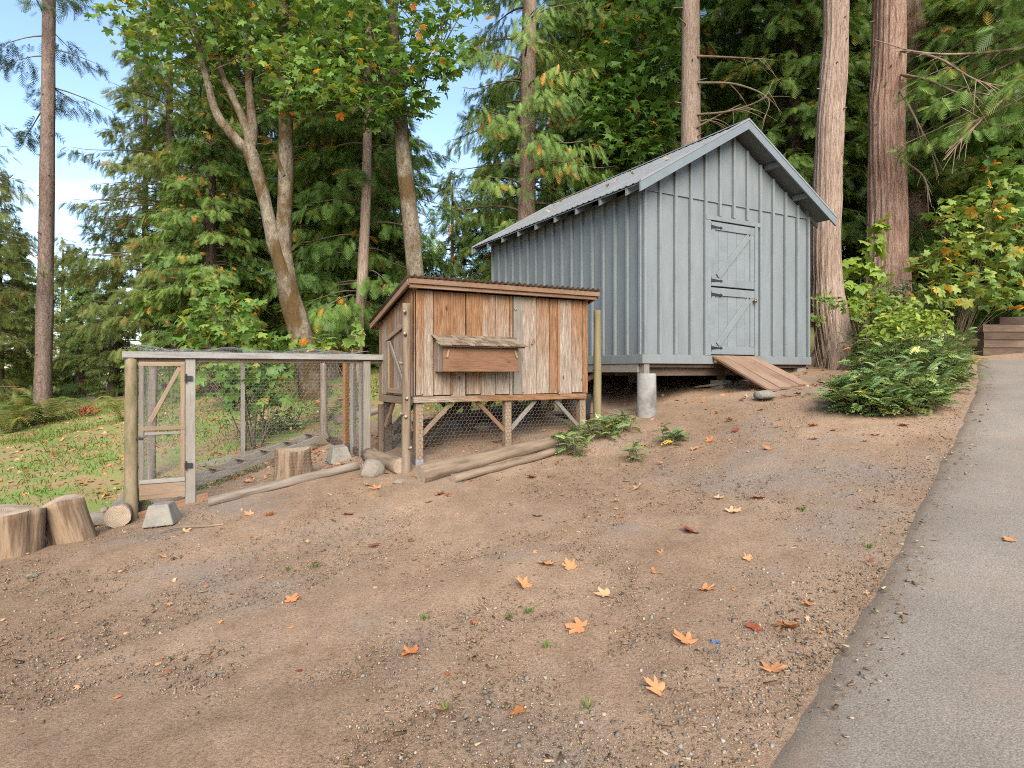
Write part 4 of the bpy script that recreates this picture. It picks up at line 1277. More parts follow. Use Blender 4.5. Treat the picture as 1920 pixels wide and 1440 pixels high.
rock('rock', 'small pebble-grey stone behind the pale stone by the log', on_ground(196, 962, .03), (.06, .05, .05), 5)
rock('rock', 'dark rounded stone under the coop behind the wire', on_ground(905, 808, .04), (.12, .1, .08), 6)
rock('rock', 'small white stone lying on the bare dirt at far left', on_ground(60, 1083, .01), (.04, .03, .022), 7)

def pier_block(label, p, rz, s=1.0, name='concrete_block', mat='concrete', tip=0.0):
    b0, b1, h = .145 * s, .09 * s, .20 * s
    V = [(-b0, -b0, 0), (b0, -b0, 0), (b0, b0, 0), (-b0, b0, 0), (-b1, -b1, h), (b1, -b1, h), (b1, b1, h), (-b1, b1, h)]
    Fs = [(3, 2, 1, 0), (4, 5, 6, 7), (0, 1, 5, 4), (1, 2, 6, 5), (2, 3, 7, 6), (3, 0, 4, 7)]
    o = link(name, py_mesh(name, V, Fs), M[mat])
    md = o.modifiers.new('bevel', 'BEVEL'); md.width = .012; md.segments = 2
    o.location = p; o.rotation_euler = (tip, -.08, rz)
    return tag(o, label, 'block')
pier_block('tapered concrete block on the dirt in front of the gate', on_ground(306, 980, -.01), .15, 1.0)
p = Vector((-3.0, 9.1, 0)); pier_block('tapered concrete block inside the run behind the tree stump', gpt(-2.30, 8.45, -.02), .5, 1.05, tip=.1)
a = on_ground(284, 944, .045); b = on_ground(340, 934, .045)
tag(board('timber_block', a, b, .10, .10, M['grey_wood'], None, c=.01), 'short grey timber offcut lying under the gate', 'timber')
a = on_ground(398, 948, .012); b = on_ground(440, 937, .012)
tag(board('bark_strip', a, b, .03, .015, M['grey_wood'], None), 'thin bark strip beside the left end of the long bleached log', 'wood scrap')
V, Fq = tube_np(spline([list(on_ground(298, 1000, .012)), list(on_ground(345, 992, .02)), list(on_ground(385, 990, .012)), list(on_ground(420, 986, .014))], 14), np.linspace(.006, .011, 14), 6)
tag(link('stick', np_mesh('stick', V, Fq, 4, smooth_=True), M['deadwood']), 'thin bent stick on the dirt below the gate', 'stick')
a = on_ground(1308, 729, .03); b = on_ground(1368, 726, .06)
tag(board('scrap_board', a, b, .03, .16, M['grey_wood'], None), 'loose grey board lying in the shade under the shed', 'board')

# ladder-like planter frame in the run: two rails and rungs
def ladder():
    a = Vector((-4.25, 8.05, 0)); a.z = g(a.x, a.y) + .10
    b = Vector((-2.95, 9.75, 0)); b.z = g(b.x, b.y) + .17
    o = thing('wooden_ladder', 'low grey wooden ladder lying on the soil inside the run', 'ladder', (a.x, a.y, g(a.x, a.y)))
    d = (b - a); side = Vector((d.y, -d.x, 0)).normalized() * .17
    A = a - o.location; Bq = b - o.location
    A = A - Vector((0, 0, .01)); Bq = Bq - Vector((0, 0, .01))
    board('rail', A + side, Bq + side, .09, .04, M['grey_wood'], o)
    board('rail', A - side, Bq - side, .09, .04, M['grey_wood'], o)
    for k in range(6):
        c = A + (Bq - A) * (.06 + k * .175)
        board('rung', c - side * 1.1 + Vector((0, 0, .058)), c + side * 1.1 + Vector((0, 0, .058)), .08, .022, M['lumber'], o, up=(d.x, d.y, 0))
ladder()

def drum():
    p = gpt(.93, 9.15, 0)
    o = thing('feed_tub', 'dark round tub under the right end of the coop', 'tub', p)
    prof = [(.005, .34), (.18, .345), (.20, .36), (.21, .355), (.215, .33), (.205, .15), (.20, 0), (.001, 0)]
    n = 24; V = []; Fs = []
    for r, z in prof:
        for k in range(n):
            a = 2 * math.pi * k / n
            V.append((r * math.cos(a), r * math.sin(a), z))
    for i in range(len(prof) - 1):
        for k in range(n):
            Fs.append((i * n + k, (i + 1) * n + k, (i + 1) * n + (k + 1) % n, i * n + (k + 1) % n))
    link('tub_body', py_mesh('tub_body', V, Fs, smooth_=True), M['drum'], o)
drum()

# timber retaining wall at the right
def timber_wall():
    base = hit(1846, 668)
    o = thing('timber_wall', 'low retaining wall of stacked dark timbers at the top of the driveway', 'retaining wall', base, 0.04)
    H = .155
    for k in range(4):
        x = -.02 + .015 * k
        while x < 4.0:
            L = random.uniform(1.1, 1.9) if k != 2 else random.uniform(.7, 1.5)
            board('timber', (x, .08 + random.uniform(-.012, .012) + .02 * k, H * k + H / 2), (x + L - .008, .08 + random.uniform(-.012, .012) + .02 * k, H * k + H / 2), H - .008, .16, M['timber'], o, c=.012)
            x += L
    board('timber', (.45, .25, H * 4 + .08), (2.4, .22, H * 4 + .08), .15, .15, M['timber'], o, c=.012)
timber_wall()

# ------------------------------------------------------------------ foliage templates
def tmpl_frond(pairs=9, wid=.34, droop=.22):
    """flat drooping cedar spray, length 1 along x"""
    V = [(0, -.012, 0), (0, .012, 0), (1, 0, -droop)]
    T = [(0, 1, 2)]
    for i in range(pairs):
        x = .04 + .90 * i / pairs
        L = wid * (.45 + .9 * math.sin(math.pi * min(1, (x * .85 + .18)))) * (1.05 - .35 * x)
        for s in (-1, 1):
            xx = x + (.04 if s > 0 else 0)
            zb = -droop * xx * xx
            a = len(V)
            V += [(xx - .035, 0, zb), (xx + .05, 0, zb), (xx + L * .80, s * L * .72, zb - .10 * L - .06 * ((i * 3) % 3 - 1))]
            T.append((a, a + 1, a + 2) if s > 0 else (a + 1, a, a + 2))
    return np.array(V, float), np.array(T)
FROND = tmpl_frond()
FROND_S = tmpl_frond(6, .42, .25)

def tmpl_maple():
    """five-lobed maple leaf, base at 0, about 1 long; centre fan"""
    ang = [0, 14, 20, 34, 46, 56, 62, 78, 96, 108, 128, 160]
    rr = [1.0, .78, .80, .52, .84, .95, .80, .50, .64, .72, .48, .26]
    pts = [(r * math.cos(math.radians(a)), r * math.sin(math.radians(a))) for a, r in zip(ang, rr)]
    out = [(x, y) for x, y in pts] + [(0.0 - .05, 0)] + [(x, -y) for x, y in pts[:0:-1]]
    V = [(.12, 0, 0.03)] + [(x, y, -.16 * (x * x + y * y) - .05 * abs(y) + .04 * math.sin(9 * x + 7 * y)) for x, y in out]
    n = len(out)
    T = [(0, 1 + i, 1 + (i + 1) % n) for i in range(n)]
    V = np.array(V, float); V[:, 0] += .1
    return V, np.array(T)
MAPLE = tmpl_maple()

def tmpl_maple_lo():
    ang = [0, 24, 52, 76, 100, 150]; rr = [1.0, .45, .92, .42, .68, .25]
    pts = [(r * math.cos(math.radians(a)), r * math.sin(math.radians(a))) for a, r in zip(ang, rr)]
    out = pts + [(x, -y) for x, y in pts[:0:-1]]
    V = [(.12, 0, 0.03)] + [(x, y, -.16 * (x * x + y * y)) for x, y in out]
    n = len(out)
    T = [(0, 1 + i, 1 + (i + 1) % n) for i in range(n)]
    V = np.array(V, float); V[:, 0] += .1
    return V, np.array(T)
MAPLE_LO = tmpl_maple_lo()

def tmpl_pinnate(pairs=6, lw=.078, ll=.27, droop=.35, spiny=True):
    """mahonia-like compound leaf: opposite leaflets on an arching stalk"""
    V = []; T = []
    def z(x): return .18 * math.sin(x * 2.2) - droop * x * x
    k = 4
    for i in range(k + 1):
        x = i / k * .92
        V += [(x, -.008, z(x)), (x, .008, z(x))]
    for i in range(k):
        T += [(2 * i, 2 * i + 1, 2 * i + 3), (2 * i, 2 * i + 3, 2 * i + 2)]
    def leaflet(x, y0, dx, dy, L):
        a = len(V)
        zz = z(x)
        nx, ny = -dy, dx
        V.extend([(x, y0, zz), (x + dx * L * .45 + nx * lw, y0 + dy * L * .45 + ny * lw, zz + .03), (x + dx * L, y0 + dy * L, zz - .05 * L - .02), (x + dx * L * .45 - nx * lw, y0 + dy * L * .45 - ny * lw, zz + .03)])
        T.extend([(a, a + 2, a + 1), (a, a + 3, a + 2)])
    for i in range(pairs):
        x = .16 + .74 * i / pairs
        L = ll * (.85 + .3 * math.sin(math.pi * (i + .5) / pairs))
        for s in (-1, 1):
            leaflet(x, 0, .52, s * .85, L)
    leaflet(.92, 0, 1, 0, ll * .9)
    return np.array(V, float), np.array(T)
PINN = tmpl_pinnate()

def tmpl_fern(pairs=22):
    V = []; T = []
    def pos(t): return (t * .85, 0.62 * math.sin(t * 2.3) * .8 - .25 * t * t)
    for i in range(pairs + 1):
        t = i / pairs
        x, zz = pos(t)
        L = .15 * math.sin(math.pi * (t * .93 + .07)) ** .7 * (1.1 - .5 * t) + .01
        for s in (-1, 1):
            a = len(V)
            V += [(x - .016, 0, zz), (x + .016, 0, zz), (x + .05, s * L, zz - .03)]
            T.append((a, a + 1, a + 2))
    return np.array(V, float), np.array(T)
FERN = tmpl_fern()

def tmpl_oval():
    V = [(0, 0, 0), (.35, .24, .05), (.72, .2, .02), (1, 0, -.1), (.72, -.2, .02), (.35, -.24, .05)]
    return np.array(V, float), np.array([(0, 2, 1), (0, 3, 2), (0, 4, 3), (0, 5, 4)])
OVAL = tmpl_oval()

def combine(parts):
    """[(V,F3,tint or scalar,matidx)] -> mesh"""
    Vs = []; Fs = []; Ts = []; Ms = []
    off = 0
    for V, Fc, ti, mi in parts:
        if Fc.shape[1] == 4: Fc = quads_to_tris(Fc)
        Vs.append(V); Fs.append(Fc + off); off += len(V)
        Ts.append(np.broadcast_to(np.asarray(ti, float), (len(Fc),)) if np.ndim(ti) == 0 else ti)
        Ms.append(np.full(len(Fc), mi))
    return np.concatenate(Vs), np.concatenate(Fs), np.concatenate(Ts), np.concatenate(Ms)

def cedar_crown(seed, H, R, h0, nb, dens, flen=.42, droop=.55, taper=1.1, side=None, dead=.04, tpl=FROND, lift=.25, tipup=.25, gap=0.0):
    """western red cedar crown about a trunk on the z axis; returns mesh data (leaf slot 0, twig slot 1)"""
    rs = np.random.default_rng(seed)
    parts = []
    P_all = []; D_all = []; S_all = []; T_all = []
    for b in range(nb):
        f = ((b + rs.uniform(0, 1)) / nb)
        hb = h0 + (H - h0) * f ** .92
        L = R * (1 - f ** taper) * rs.uniform(.65, 1.12) + .35
        az = rs.uniform(0, 2 * np.pi)
        if side is not None:
            az = side[0] + rs.normal(0, side[1])
        o = np.array([math.cos(az), math.sin(az), 0]); lat = np.array([-o[1], o[0], 0])
        s = np.linspace(0, 1, 7)
        bend = rs.normal(0, .12)
        P = o * (s * L)[:, None] + lat * (bend * L * s ** 2)[:, None]
        P[:, 2] = hb + L * (lift * s - droop * s ** 2 + tipup * s ** 4)
        V, Fq = tube_np(P, np.linspace(.010 + .009 * L, .004, 7), 4)
        parts.append((V, Fq, 0.2, 1))
        n = max(4, int(dens * L * rs.uniform(.75, 1.25)))
        if gap and rs.uniform() < gap: n = n // 4
        u = rs.uniform(.16, 1.0, n) ** .8
        base = np.stack([np.interp(u, s, P[:, i]) for i in range(3)], -1)
        sd = rs.choice([-1, 1], n)
        lo = rs.uniform(0, 1, n) ** 1.2 * L * .34 * (1.15 - u) + .03
        pos = base + lat * (sd * lo)[:, None] + o * (lo * .4)[:, None]
        pos[:, 2] -= lo * .35 + rs.uniform(0, .18, n)
        d = o * rs.uniform(.25, .9, n)[:, None] + lat * (sd * rs.uniform(.15, .9, n))[:, None]
        d[:, 2] = -rs.uniform(.15, 1.25, n)
        d = d + rs.normal(0, .28, (n, 3))
        P_all.append(pos); D_all.append(d)
        S_all.append(flen * rs.uniform(.6, 1.35, n))
        bt = rs.normal(0, .10)
        isdead = rs.uniform(0, 1, n) < (dead if rs.uniform() > .08 else dead * 3)
        T_all.append(np.where(isdead, rs.uniform(.93, 1.0, n), np.clip(rs.normal(.42 + bt, .17, n), 0, .88)))
    pos = np.concatenate(P_all); d = np.concatenate(D_all); sz = np.concatenate(S_all); ti = np.concatenate(T_all)
    nrm = rs.normal(0, .45, pos.shape) + np.array([0, 0, 1.0]) + norm(pos * np.array([1, 1, 0])) * .7
    V, Fc = scatter(tpl[0], tpl[1], pos, d, nrm, sz)
    parts.append((V, Fc, np.repeat(ti, len(tpl[1])), 0))
    return combine(parts)

CROWN = {}
def crown_mesh(key, leaf, **kw):
    if key not in CROWN:
        V, Fc, ti, mi = cedar_crown(**kw)
        me = np_mesh('crown', V, Fc, 3, ti, mi)
        me.materials.append(M['lf_cedar']); me.materials.append(M['twig'])
        CROWN[key] = me
    return CROWN[key]

def crown(o, key, leaf, loc=(0, 0, 0), sc_=(1, 1, 1), rot=0.0, **kw):
    c = link('crown', crown_mesh(key, leaf, **kw), None, o)
    c.material_slots[0].link = 'OBJECT'
    c.material_slots[0].material = M[leaf]
    c.location = loc; c.scale = sc_; c.rotation_euler = (0, 0, rot)
    return c

def trunk_mesh(pts, n=20, k=44, seed=0, ridges=.07, nr=9):
    """pts rows: x,y,z,r (local)"""
    rs = np.random.default_rng(seed)
    Q = spline(np.array(pts, float), k)
    ph = rs.uniform(0, 6.28, 8)
    def ridge(a, t):
        return (1 + ridges * (.55 * np.sin(nr * a + ph[0] + 2.5 * np.sin(3 * t * 6 + ph[1])) + .45 * np.sin((nr * 2 - 1) * a + ph[2] + 3 * t)
                              + .6 * np.sin(3 * a + ph[3] + 5 * t)) + .025 * np.sin(31 * t + ph[4] + 2 * a) + .018 * np.sin(57 * t + ph[5]))
    V, Fq = tube_np(Q[:, :3], np.maximum(Q[:, 3], .004), n, ridge=ridge)
    return V, Fq

def tree(name, label, cat, base, trunk_pts, bark_m, group=None, seed=0, n=20, k=44, ridges=.07, nr=9):
    o = thing(name, label, cat, base, 0, group)
    V, Fq = trunk_mesh(trunk_pts, n, k, seed, ridges, nr)
    link('trunk', np_mesh('trunk', V, Fq, 4, smooth_=True), M[bark_m], o)
    return o

def straight(r0, H, flare=1.5, lean=(0, 0), r1=.4):
    L = lean
    return [(0, 0, -.4, r0 * flare * 1.1), (0, 0, .15, r0 * flare), (L[0] * .05, L[1] * .05, .7, r0 * (1 + (flare - 1) * .35)), (L[0] * .15, L[1] * .15, H * .14, r0 * 1.03), (L[0] * .5, L[1] * .5, H * .5, r0 * .8), (L[0], L[1], H, r0 * r1 * .6)]

def cedar(label, px, Y, r0, TH, crown_key, leaf, bark_m='bark_dark', cz=0.0, cs=(1, 1, 1), rot=None, group=None, tseed=0, flare=1.4, lean=(0, 0), name='cedar_tree', **ckw):
    x = (px - 960) / F * Y
    base = Vector((x, Y, g(x, Y)))
    if ckw and crown_key != 'HIGH': TH = min(TH, cz + ckw['H'] * cs[2] * .95)
    o = tree(name, label, 'tree', base, straight(r0, TH, flare, lean), bark_m, group, tseed)
    if crown_key:
        crown(o, crown_key, leaf, (0, 0, cz), cs, rot if rot is not None else random.uniform(0, 6.28), **ckw)
    return o

# crown families (mesh data shared between alike trees)
DENSE = dict(seed=11, H=15.5, R=2.9, h0=.5, nb=165, dens=44, flen=.34, droop=.62, taper=1.25)
DENSE2 = dict(seed=12, H=14.0, R=2.5, h0=.3, nb=155, dens=44, flen=.33, droop=.75, taper=1.5)
SPARSE = dict(seed=13, H=16, R=3.0, h0=1.2, nb=125, dens=36, flen=.28, droop=.55, taper=1.2, dead=.03)
HIGH = dict(seed=14, H=20, R=3.2, h0=9.0, nb=46, dens=18, flen=.42, droop=.7, taper=1.3)
SMALL = dict(seed=15, H=6.5, R=1.7, h0=.2, nb=90, dens=26, flen=.34, droop=.35, taper=1.0)

G_BACK = 'cedars of the background forest'
def C(key): return dict(DENSE=DENSE, DENSE2=DENSE2, SPARSE=SPARSE, HIGH=HIGH, SMALL=SMALL)[key]

def forest():
    T = [
        # label, px, Y, r0, H, crown, leaf, bark, scale, rot
        ('leaning sparse olive cedar against the sky, right of the open sky at left', 318, 19, .13, 17, 'SPARSE', 'lf_olive', 'bark_dark', .95, .4),
        ('tall pale olive cedar beside the open sky, left of the leaning one', 272, 23, .12, 17, 'SPARSE', 'lf_olive', 'bark_dark', .88, 3.4),
        ('bushy blue-green cedar behind the left limb of the mossy maple', 395, 15.5, .17, 10, 'DENSE2', 'lf_cedar', 'bark_dark', .62, 1.0),
        ('tall cedar filling the gap behind the twin maple stems', 470, 18.5, .2, 16, 'DENSE', 'lf_cedar', 'bark_dark', .95, 2.0),
        ('dark cedar between the twin maple and the thin brown trunk', 615, 17.5, .2, 16, 'DENSE', 'lf_dark', 'bark_dark', .95, 3.1),
        ('dark cedar right behind the pale leaning maple trunk', 688, 18.5, .2, 15, 'DENSE2', 'lf_dark', 'bark_dark', .85, 4.2),
        ('dark-trunked cedar standing behind the shed roof, right of the pink-barked cedar', 1092, 21, .22, 19, 'DENSE', 'lf_dark', 'bark_dark', 1.05, 5.0),
        ('dense dark cedar behind the middle of the shed roof', 1190, 20, .2, 17, 'DENSE2', 'lf_cedar', 'bark_dark', 1.15, .9),
        ('dark cedar behind the peak of the shed roof', 1400, 20, .2, 18, 'DENSE', 'lf_dark', 'bark_dark', 1.05, 2.6),
        ('dense cedar left of the big furrowed trunk beside the shed', 1490, 18, .2, 16, 'DENSE2', 'lf_cedar', 'bark_dark', 1.0, 1.7),
        ('dense cedar seen between the two big trunks right of the shed', 1600, 19, .2, 17, 'DENSE', 'lf_cedar', 'bark_dark', 1.0, .2),
        ('cedar with hanging green sprays behind the vine maple at right', 1800, 17, .2, 15, 'DENSE2', 'lf_cedar', 'bark_dark', 1.1, 3.7),
        ('cedar at the right edge of the photo above the timber wall', 1930, 16, .2, 15, 'DENSE', 'lf_cedar', 'bark_dark', 1.0, 4.5),
        ('bushy cedar at the left edge behind the tall bare fir trunk', -5, 21, .18, 11, 'DENSE2', 'lf_olive', 'bark_dark', .58, 2.9),
        ('low cedar behind the ferns, left of the chicken run gate', 215, 21, .16, 8, 'DENSE', 'lf_olive', 'bark_dark', .33, 1.2),
        ('low dark cedar right of the run gate, behind the lawn', 330, 17.5, .15, 7, 'DENSE2', 'lf_cedar', 'bark_dark', .44, 5.4),
        ('low green cedar at far left behind the fern bank', 40, 24, .16, 7, 'DENSE', 'lf_olive', 'bark_dark', .42, .7),
        ('low cedar between the fir trunk and the gate, far back', 150, 27, .16, 7, 'DENSE2', 'lf_cedar', 'bark_dark', .44, 2.2),
    ]
    for i, (lab, px, Y, r0, H, key, leaf, bk, s, rot) in enumerate(T):
        cedar(lab, px, Y, r0, H, key, leaf, bk, 0, (s, s, s), rot, tseed=50 + i, **C(key))
    # the row behind
    BL = ['dark far cedar showing between the olive cedar and the mossy maple', 'dark far cedar behind the right stem of the mossy maple', 'dark far cedar behind the thin brown trunk', 'far cedar just left of the pink-barked cedar above the shed eave',
          'dark far cedar right behind the pink-barked cedar', 'far cedar behind the leafy green maple above the roof', 'far cedar left of the pale straight trunk above the roof', 'far cedar behind the bare dead branches left of the roof peak',
          'far cedar right of the shed roof peak', 'far cedar behind the furrowed trunk beside the shed', 'far cedar behind the broad red trunk', 'far cedar right of the broad red trunk above the vine maple', 'far cedar near the right edge behind the hanging sprays']
    k = 0
    for px, Y, key, s in ((440, 27, 'DENSE', 1.2), (545, 25, 'DENSE2', 1.2), (660, 26, 'DENSE', 1.25), (930, 30, 'DENSE2', .9), (1040, 27, 'DENSE', 1.25), (1150, 28, 'DENSE2', 1.3),
                          (1260, 27, 'DENSE', 1.2), (1340, 25, 'DENSE2', 1.25), (1450, 26, 'DENSE', 1.25), (1560, 26, 'DENSE2', 1.3), (1680, 24, 'DENSE', 1.2), (1770, 25, 'DENSE2', 1.2), (1880, 24, 'DENSE', 1.15)):
        cedar(BL[k], px, Y, .22, 18, key, 'lf_dark', 'bark_dark', 0, (s, s, s), k * 1.3, G_BACK, 90 + k, **C(key))
        k += 1
    # far pale trees at the left and in the gap
    for i, (lab, px, Y, s) in enumerate((('pointed pale conifer far off beyond the lawn at left', 118, 30, 1.15), ('hazy far conifer low on the horizon left of the olive cedar', 178, 48, 1.45),
                                         ('far conifer behind the fir trunk at the left', 62, 44, 1.2), ('pale far tree in the sky gap between maple and pink-barked cedar', 848, 30, 1.3))):
        cedar(lab, px, Y, .12, 6 * s, 'SMALL', 'lf_pale' if i != 0 else 'lf_olive', 'bark_dark', 0, (s, s, s), i, tseed=120 + i, **SMALL)
forest()

def stubs(o, trunk_r, zs, seed, mat='deadwood', lmin=.05, lmax=.35, cx=lambda z: 0.0):
    rs = random.Random(seed)
    for z in zs:
        az = rs.uniform(math.pi * .9, math.pi * 2.1)
        L = rs.uniform(lmin, lmax)
        r = trunk_r(z)
        a = np.array([cx(z) + math.cos(az) * r * .8, math.sin(az) * r * .8, z]); d = np.array([math.cos(az), math.sin(az), rs.uniform(-.25, .3)])
        P = a + d * np.linspace(0, L, 4)[:, None]
        V, Fq = tube_np(P, np.linspace(.022, .010, 4), 6)
        link('branch_stub', np_mesh('branch_stub', V, Fq, 4), M[mat], o)

def dead_branch(o, a, pts, r0, mat='deadwood', twigs=5, seed=0):
    """bare crooked limb with twigs, world points relative to thing"""
    rs = np.random.default_rng(seed)
    Q = spline([list(Vector(p) - o.location) for p in [a] + pts], 16)
    parts = []
    V, Fq = tube_np(Q, np.linspace(r0, r0 * .25, 16), 6)
    parts.append((V, Fq, 0, 0))
    for t in range(twigs):
        i = rs.integers(4, 14)
        d = norm(Q[i + 1] - Q[i - 1] + rs.normal(0, .35, 3) * np.linalg.norm(Q[i + 1] - Q[i - 1]) + np.array([0, 0, -.12]))
        L = rs.uniform(.25, .8)
        s = np.linspace(0, 1, 6)[:, None]
        P = Q[i] + d * L * s + np.array([0, 0, -.25]) * L * s ** 2
        V, Fq = tube_np(P, np.linspace(r0 * .4, r0 * .12, 6), 4)
        parts.append((V, Fq, 0, 0))
    V, Fc, _, _ = combine(parts)
    link('dead_branch', np_mesh('dead_branch', V, Fc, 3), M[mat], o)

def big_trunks():
    # the cedars whose trunks stand out round the shed
    o = cedar('pink-barked cedar rising behind the left end of the shed roof', 983, 17, .24, 19, 'SPARSE', 'lf_cedar', 'bark_cedar', 0.6, (.84, .84, 1.12), 2.3, tseed=200, lean=(.25, 0), **SPARSE)
    o = cedar('pale straight cedar trunk rising behind the shed roof left of its peak', 1295, 15.2, .24, 20, 'HIGH', 'lf_cedar', 'bark_cedar', 0, (1, 1, 1), 1.1, tseed=201, **HIGH)
    X = lambda px, py, Y: U(px, py, Y)
    for k, (pts) in enumerate(([(1308, 105, 15), (1380, 108, 14.6), (1450, 112, 14.2)], [(1308, 155, 15), (1380, 158, 14.4), (1440, 185, 14.0), (1430, 230, 14.0)], [(1308, 215, 15), (1370, 208, 14.3), (1430, 185, 13.9), (1450, 150, 13.8)],
                               [(1305, 240, 15), (1350, 215, 14.6), (1390, 195, 14.4)])):
        dead_branch(o, X(*pts[0]), [X(*p) for p in pts[1:]], .03, seed=k, twigs=5)
    stubs(o, lambda z: .22, [5 + .45 * i for i in range(10)], 5)
    # leaning furrowed trunk at the right corner of the shed
    b = U(1572, 690, 12.0); b.z = g(b.x, b.y)
    pts = []
    for px, py, r in ((1590, 730, .66), (1580, 690, .52), (1566, 640, .36), (1553, 560, .30), (1548, 470, .275), (1551, 350, .262), (1557, 220, .25), (1565, 90, .235), (1568, -60, .22), (1570, -500, .12)):
        q = U(px, py, 12.0) - b
        pts.append((q.x, 0, q.z, r * .94))
    o = tree('cedar_tree', 'furrowed cedar with wide flared foot right beside the shed', 'tree', b, pts, 'bark_cedar', None, 202, 110, 110, .055, 17)
    crown(o, 'HIGH', 'lf_cedar', rot=2.0, **HIGH)
    tz = [p[2] for p in pts]; tx = [p[0] for p in pts]
    stubs(o, lambda z: .235, [1.9 + .42 * i for i in range(12)], 6, lmax=.12, cx=lambda z: float(np.interp(z, tz, tx)))
    # buttress roots
    for k, (az, L) in enumerate(((-.2, .75), (-1.1, .5), (2.6, .45), (-2.2, .4))):
        s = np.linspace(0, 1, 8)[:, None]
        d = np.array([math.cos(az), math.sin(az), 0])
        P = d * (.18 + L * s); P[:, 2] = .42 * (1 - s[:, 0]) ** 1.6 - .03
        for q in P: q[2] += g(b.x + q[0], b.y + q[1]) - b.z
        V, Fq = tube_np(P, np.linspace(.20, .045, 8), 10)
        link('root', np_mesh('root', V, Fq, 4, smooth_=True), M['bark_cedar'], o)
    # broad red cedar
    x = (1664 - 960) / F * 14.6
    b = Vector((x, 14.6, g(x, 14.6)))
    pts = [(0, 0, -.4, .60), (0, 0, .3, .54), (0, 0, 1.2, .45), (0, 0, 2.6, .40), (0, 0, 5, .365), (.05, 0, 8, .33), (.1, 0, 20, .2)]
    o = tree('cedar_tree', 'broad red-barked cedar trunk rising behind the vine maple', 'tree', b, pts, 'bark_red', None, 203, 120, 100, .055, 19)
    crown(o, 'HIGH', 'lf_cedar', rot=4.0, **HIGH)
    stubs(o, lambda z: .35, [2.5 + .6 * i for i in range(9)], 8, lmax=.16)
    for k, pts in enumerate(([(1688, 170, 14.2), (1710, 210, 13.6), (1740, 270, 13.2), (1760, 330, 13)], [(1690, 140, 14.2), (1740, 150, 13.2), (1800, 175, 12.6), (1850, 170, 12.2)], [(1690, 300, 14.2), (1730, 330, 13.4), (1745, 380, 13.1)], [(1690, 95, 14.2), (1760, 110, 13), (1830, 150, 12.3), (1900, 165, 12.0)])):
        dead_branch(o, X(*pts[0]), [X(*p) for p in pts[1:]], .034, seed=20 + k, twigs=7)
    x = (1712 - 960) / F * 17
    b = Vector((x, 17, g(x, 17)))
    o = tree('cedar_tree', 'dark red trunk half hidden behind the broad red cedar', 'tree', b, straight(.34, 18, 1.5), 'bark_red', None, 204, 30, 60, .08, 11)
    crown(o, 'HIGH', 'lf_dark', rot=5.0, **HIGH)
    # overhanging cedar just outside the frame at the right
    over = dict(seed=31, H=10.5, R=4.2, h0=5.0, nb=30, dens=44, flen=.30, droop=.75, taper=2.2, side=(math.pi * 1.02, .42), dead=.07, lift=.15)
    o = cedar('cedar at the right edge whose drooping sprays hang over the vine maple', 2075, 13.4, .26, 15, 'OVER', 'lf_cedar', 'bark_cedar', 0, (1, 1, 1), 0.0, tseed=205, **over)
    for k, pts in enumerate(([(2065, 60, 13.3), (1880, 95, 12.6), (1740, 100, 12.3), (1640, 75, 12.4)], [(2065, 150, 13.3), (1920, 165, 12.6), (1830, 235, 12.2), (1770, 300, 12.1)], [(2065, 205, 13.3), (1940, 220, 12.7), (1870, 235, 12.4), (1800, 200, 12.2)])):
        dead_branch(o, X(*pts[0]), [X(*p) for p in pts[1:]], .036, seed=40 + k, twigs=10)
    # left: tall bare fir and the drooping conifer at the frame edge
    b = U(80, 775, 16); b.z = g(b.x, b.y)
    pts = []
    for px, py, r in ((80, 800, .25), (80, 772, .21), (81, 700, .19), (84, 560, .18), (87, 400, .165), (89, 250, .155), (91, 80, .14), (93, -200, .11), (94, -500, .05)):
        q = U(px, py, 16.0) - b
        pts.append((q.x, 0, q.z, r))
    o = tree('fir_tree', 'tall straight fir with a bare trunk against the sky at left', 'tree', b, pts, 'bark_fir', None, 206, 24, 70, .05, 7)
    fir = dict(seed=32, H=15, R=1.25, h0=7.6, nb=26, dens=34, flen=.26, droop=.35, taper=1.6, tpl=FROND_S, dead=0, lift=.05, tipup=.1)
    crown(o, 'FIR', 'lf_fir', **fir)
    fz = [p[2] for p in pts]; fx = [p[0] for p in pts]
    stubs(o, lambda z: .16, [1.5 + .5 * i for i in range(14)], 9, mat='twig', lmin=.06, lmax=.2, cx=lambda z: float(np.interp(z, fz, fx)))
    edge = dict(seed=33, H=14, R=2.6, h0=.4, nb=90, dens=20, flen=.28, droop=.55, taper=1.9, dead=.12)
    cedar('drooping brown-tinged conifer at the left edge of the photo', -185, 14.5, .2, 15, 'EDGE', 'lf_olive', 'bark_fir', 0, (1, 1, 1), 1.0, tseed=207, name='conifer_tree', **edge)
    # thin brown trunk in the middle
    b = U(668, 690, 14.5); b.z = g(b.x, b.y)
    pts = []
    for px, py, r in ((666, 720, .16), (670, 640, .135), (677, 560, .125), (683, 447, .115), (687, 347, .11), (689, 247, .10), (691, 60, .08), (694, -250, .04)):
        q = U(px, py, 14.5) - b
        pts.append((q.x, 0, q.z, r))
    o = tree('cedar_tree', 'thin brown trunk between the twin maple and the pale leaning maple', 'tree', b, pts, 'bark_cedar', None, 208, 18, 60, .05, 7)
    mid = dict(seed=34, H=12, R=1.9, h0=.8, nb=70, dens=34, flen=.32, droop=.7, taper=1.8)
    crown(o, 'MID', 'lf_dark', (0, .9, 0), **mid)
    x = (622 - 960) / F * 15.5
    b = Vector((x, 15.5, g(x, 15.5)))
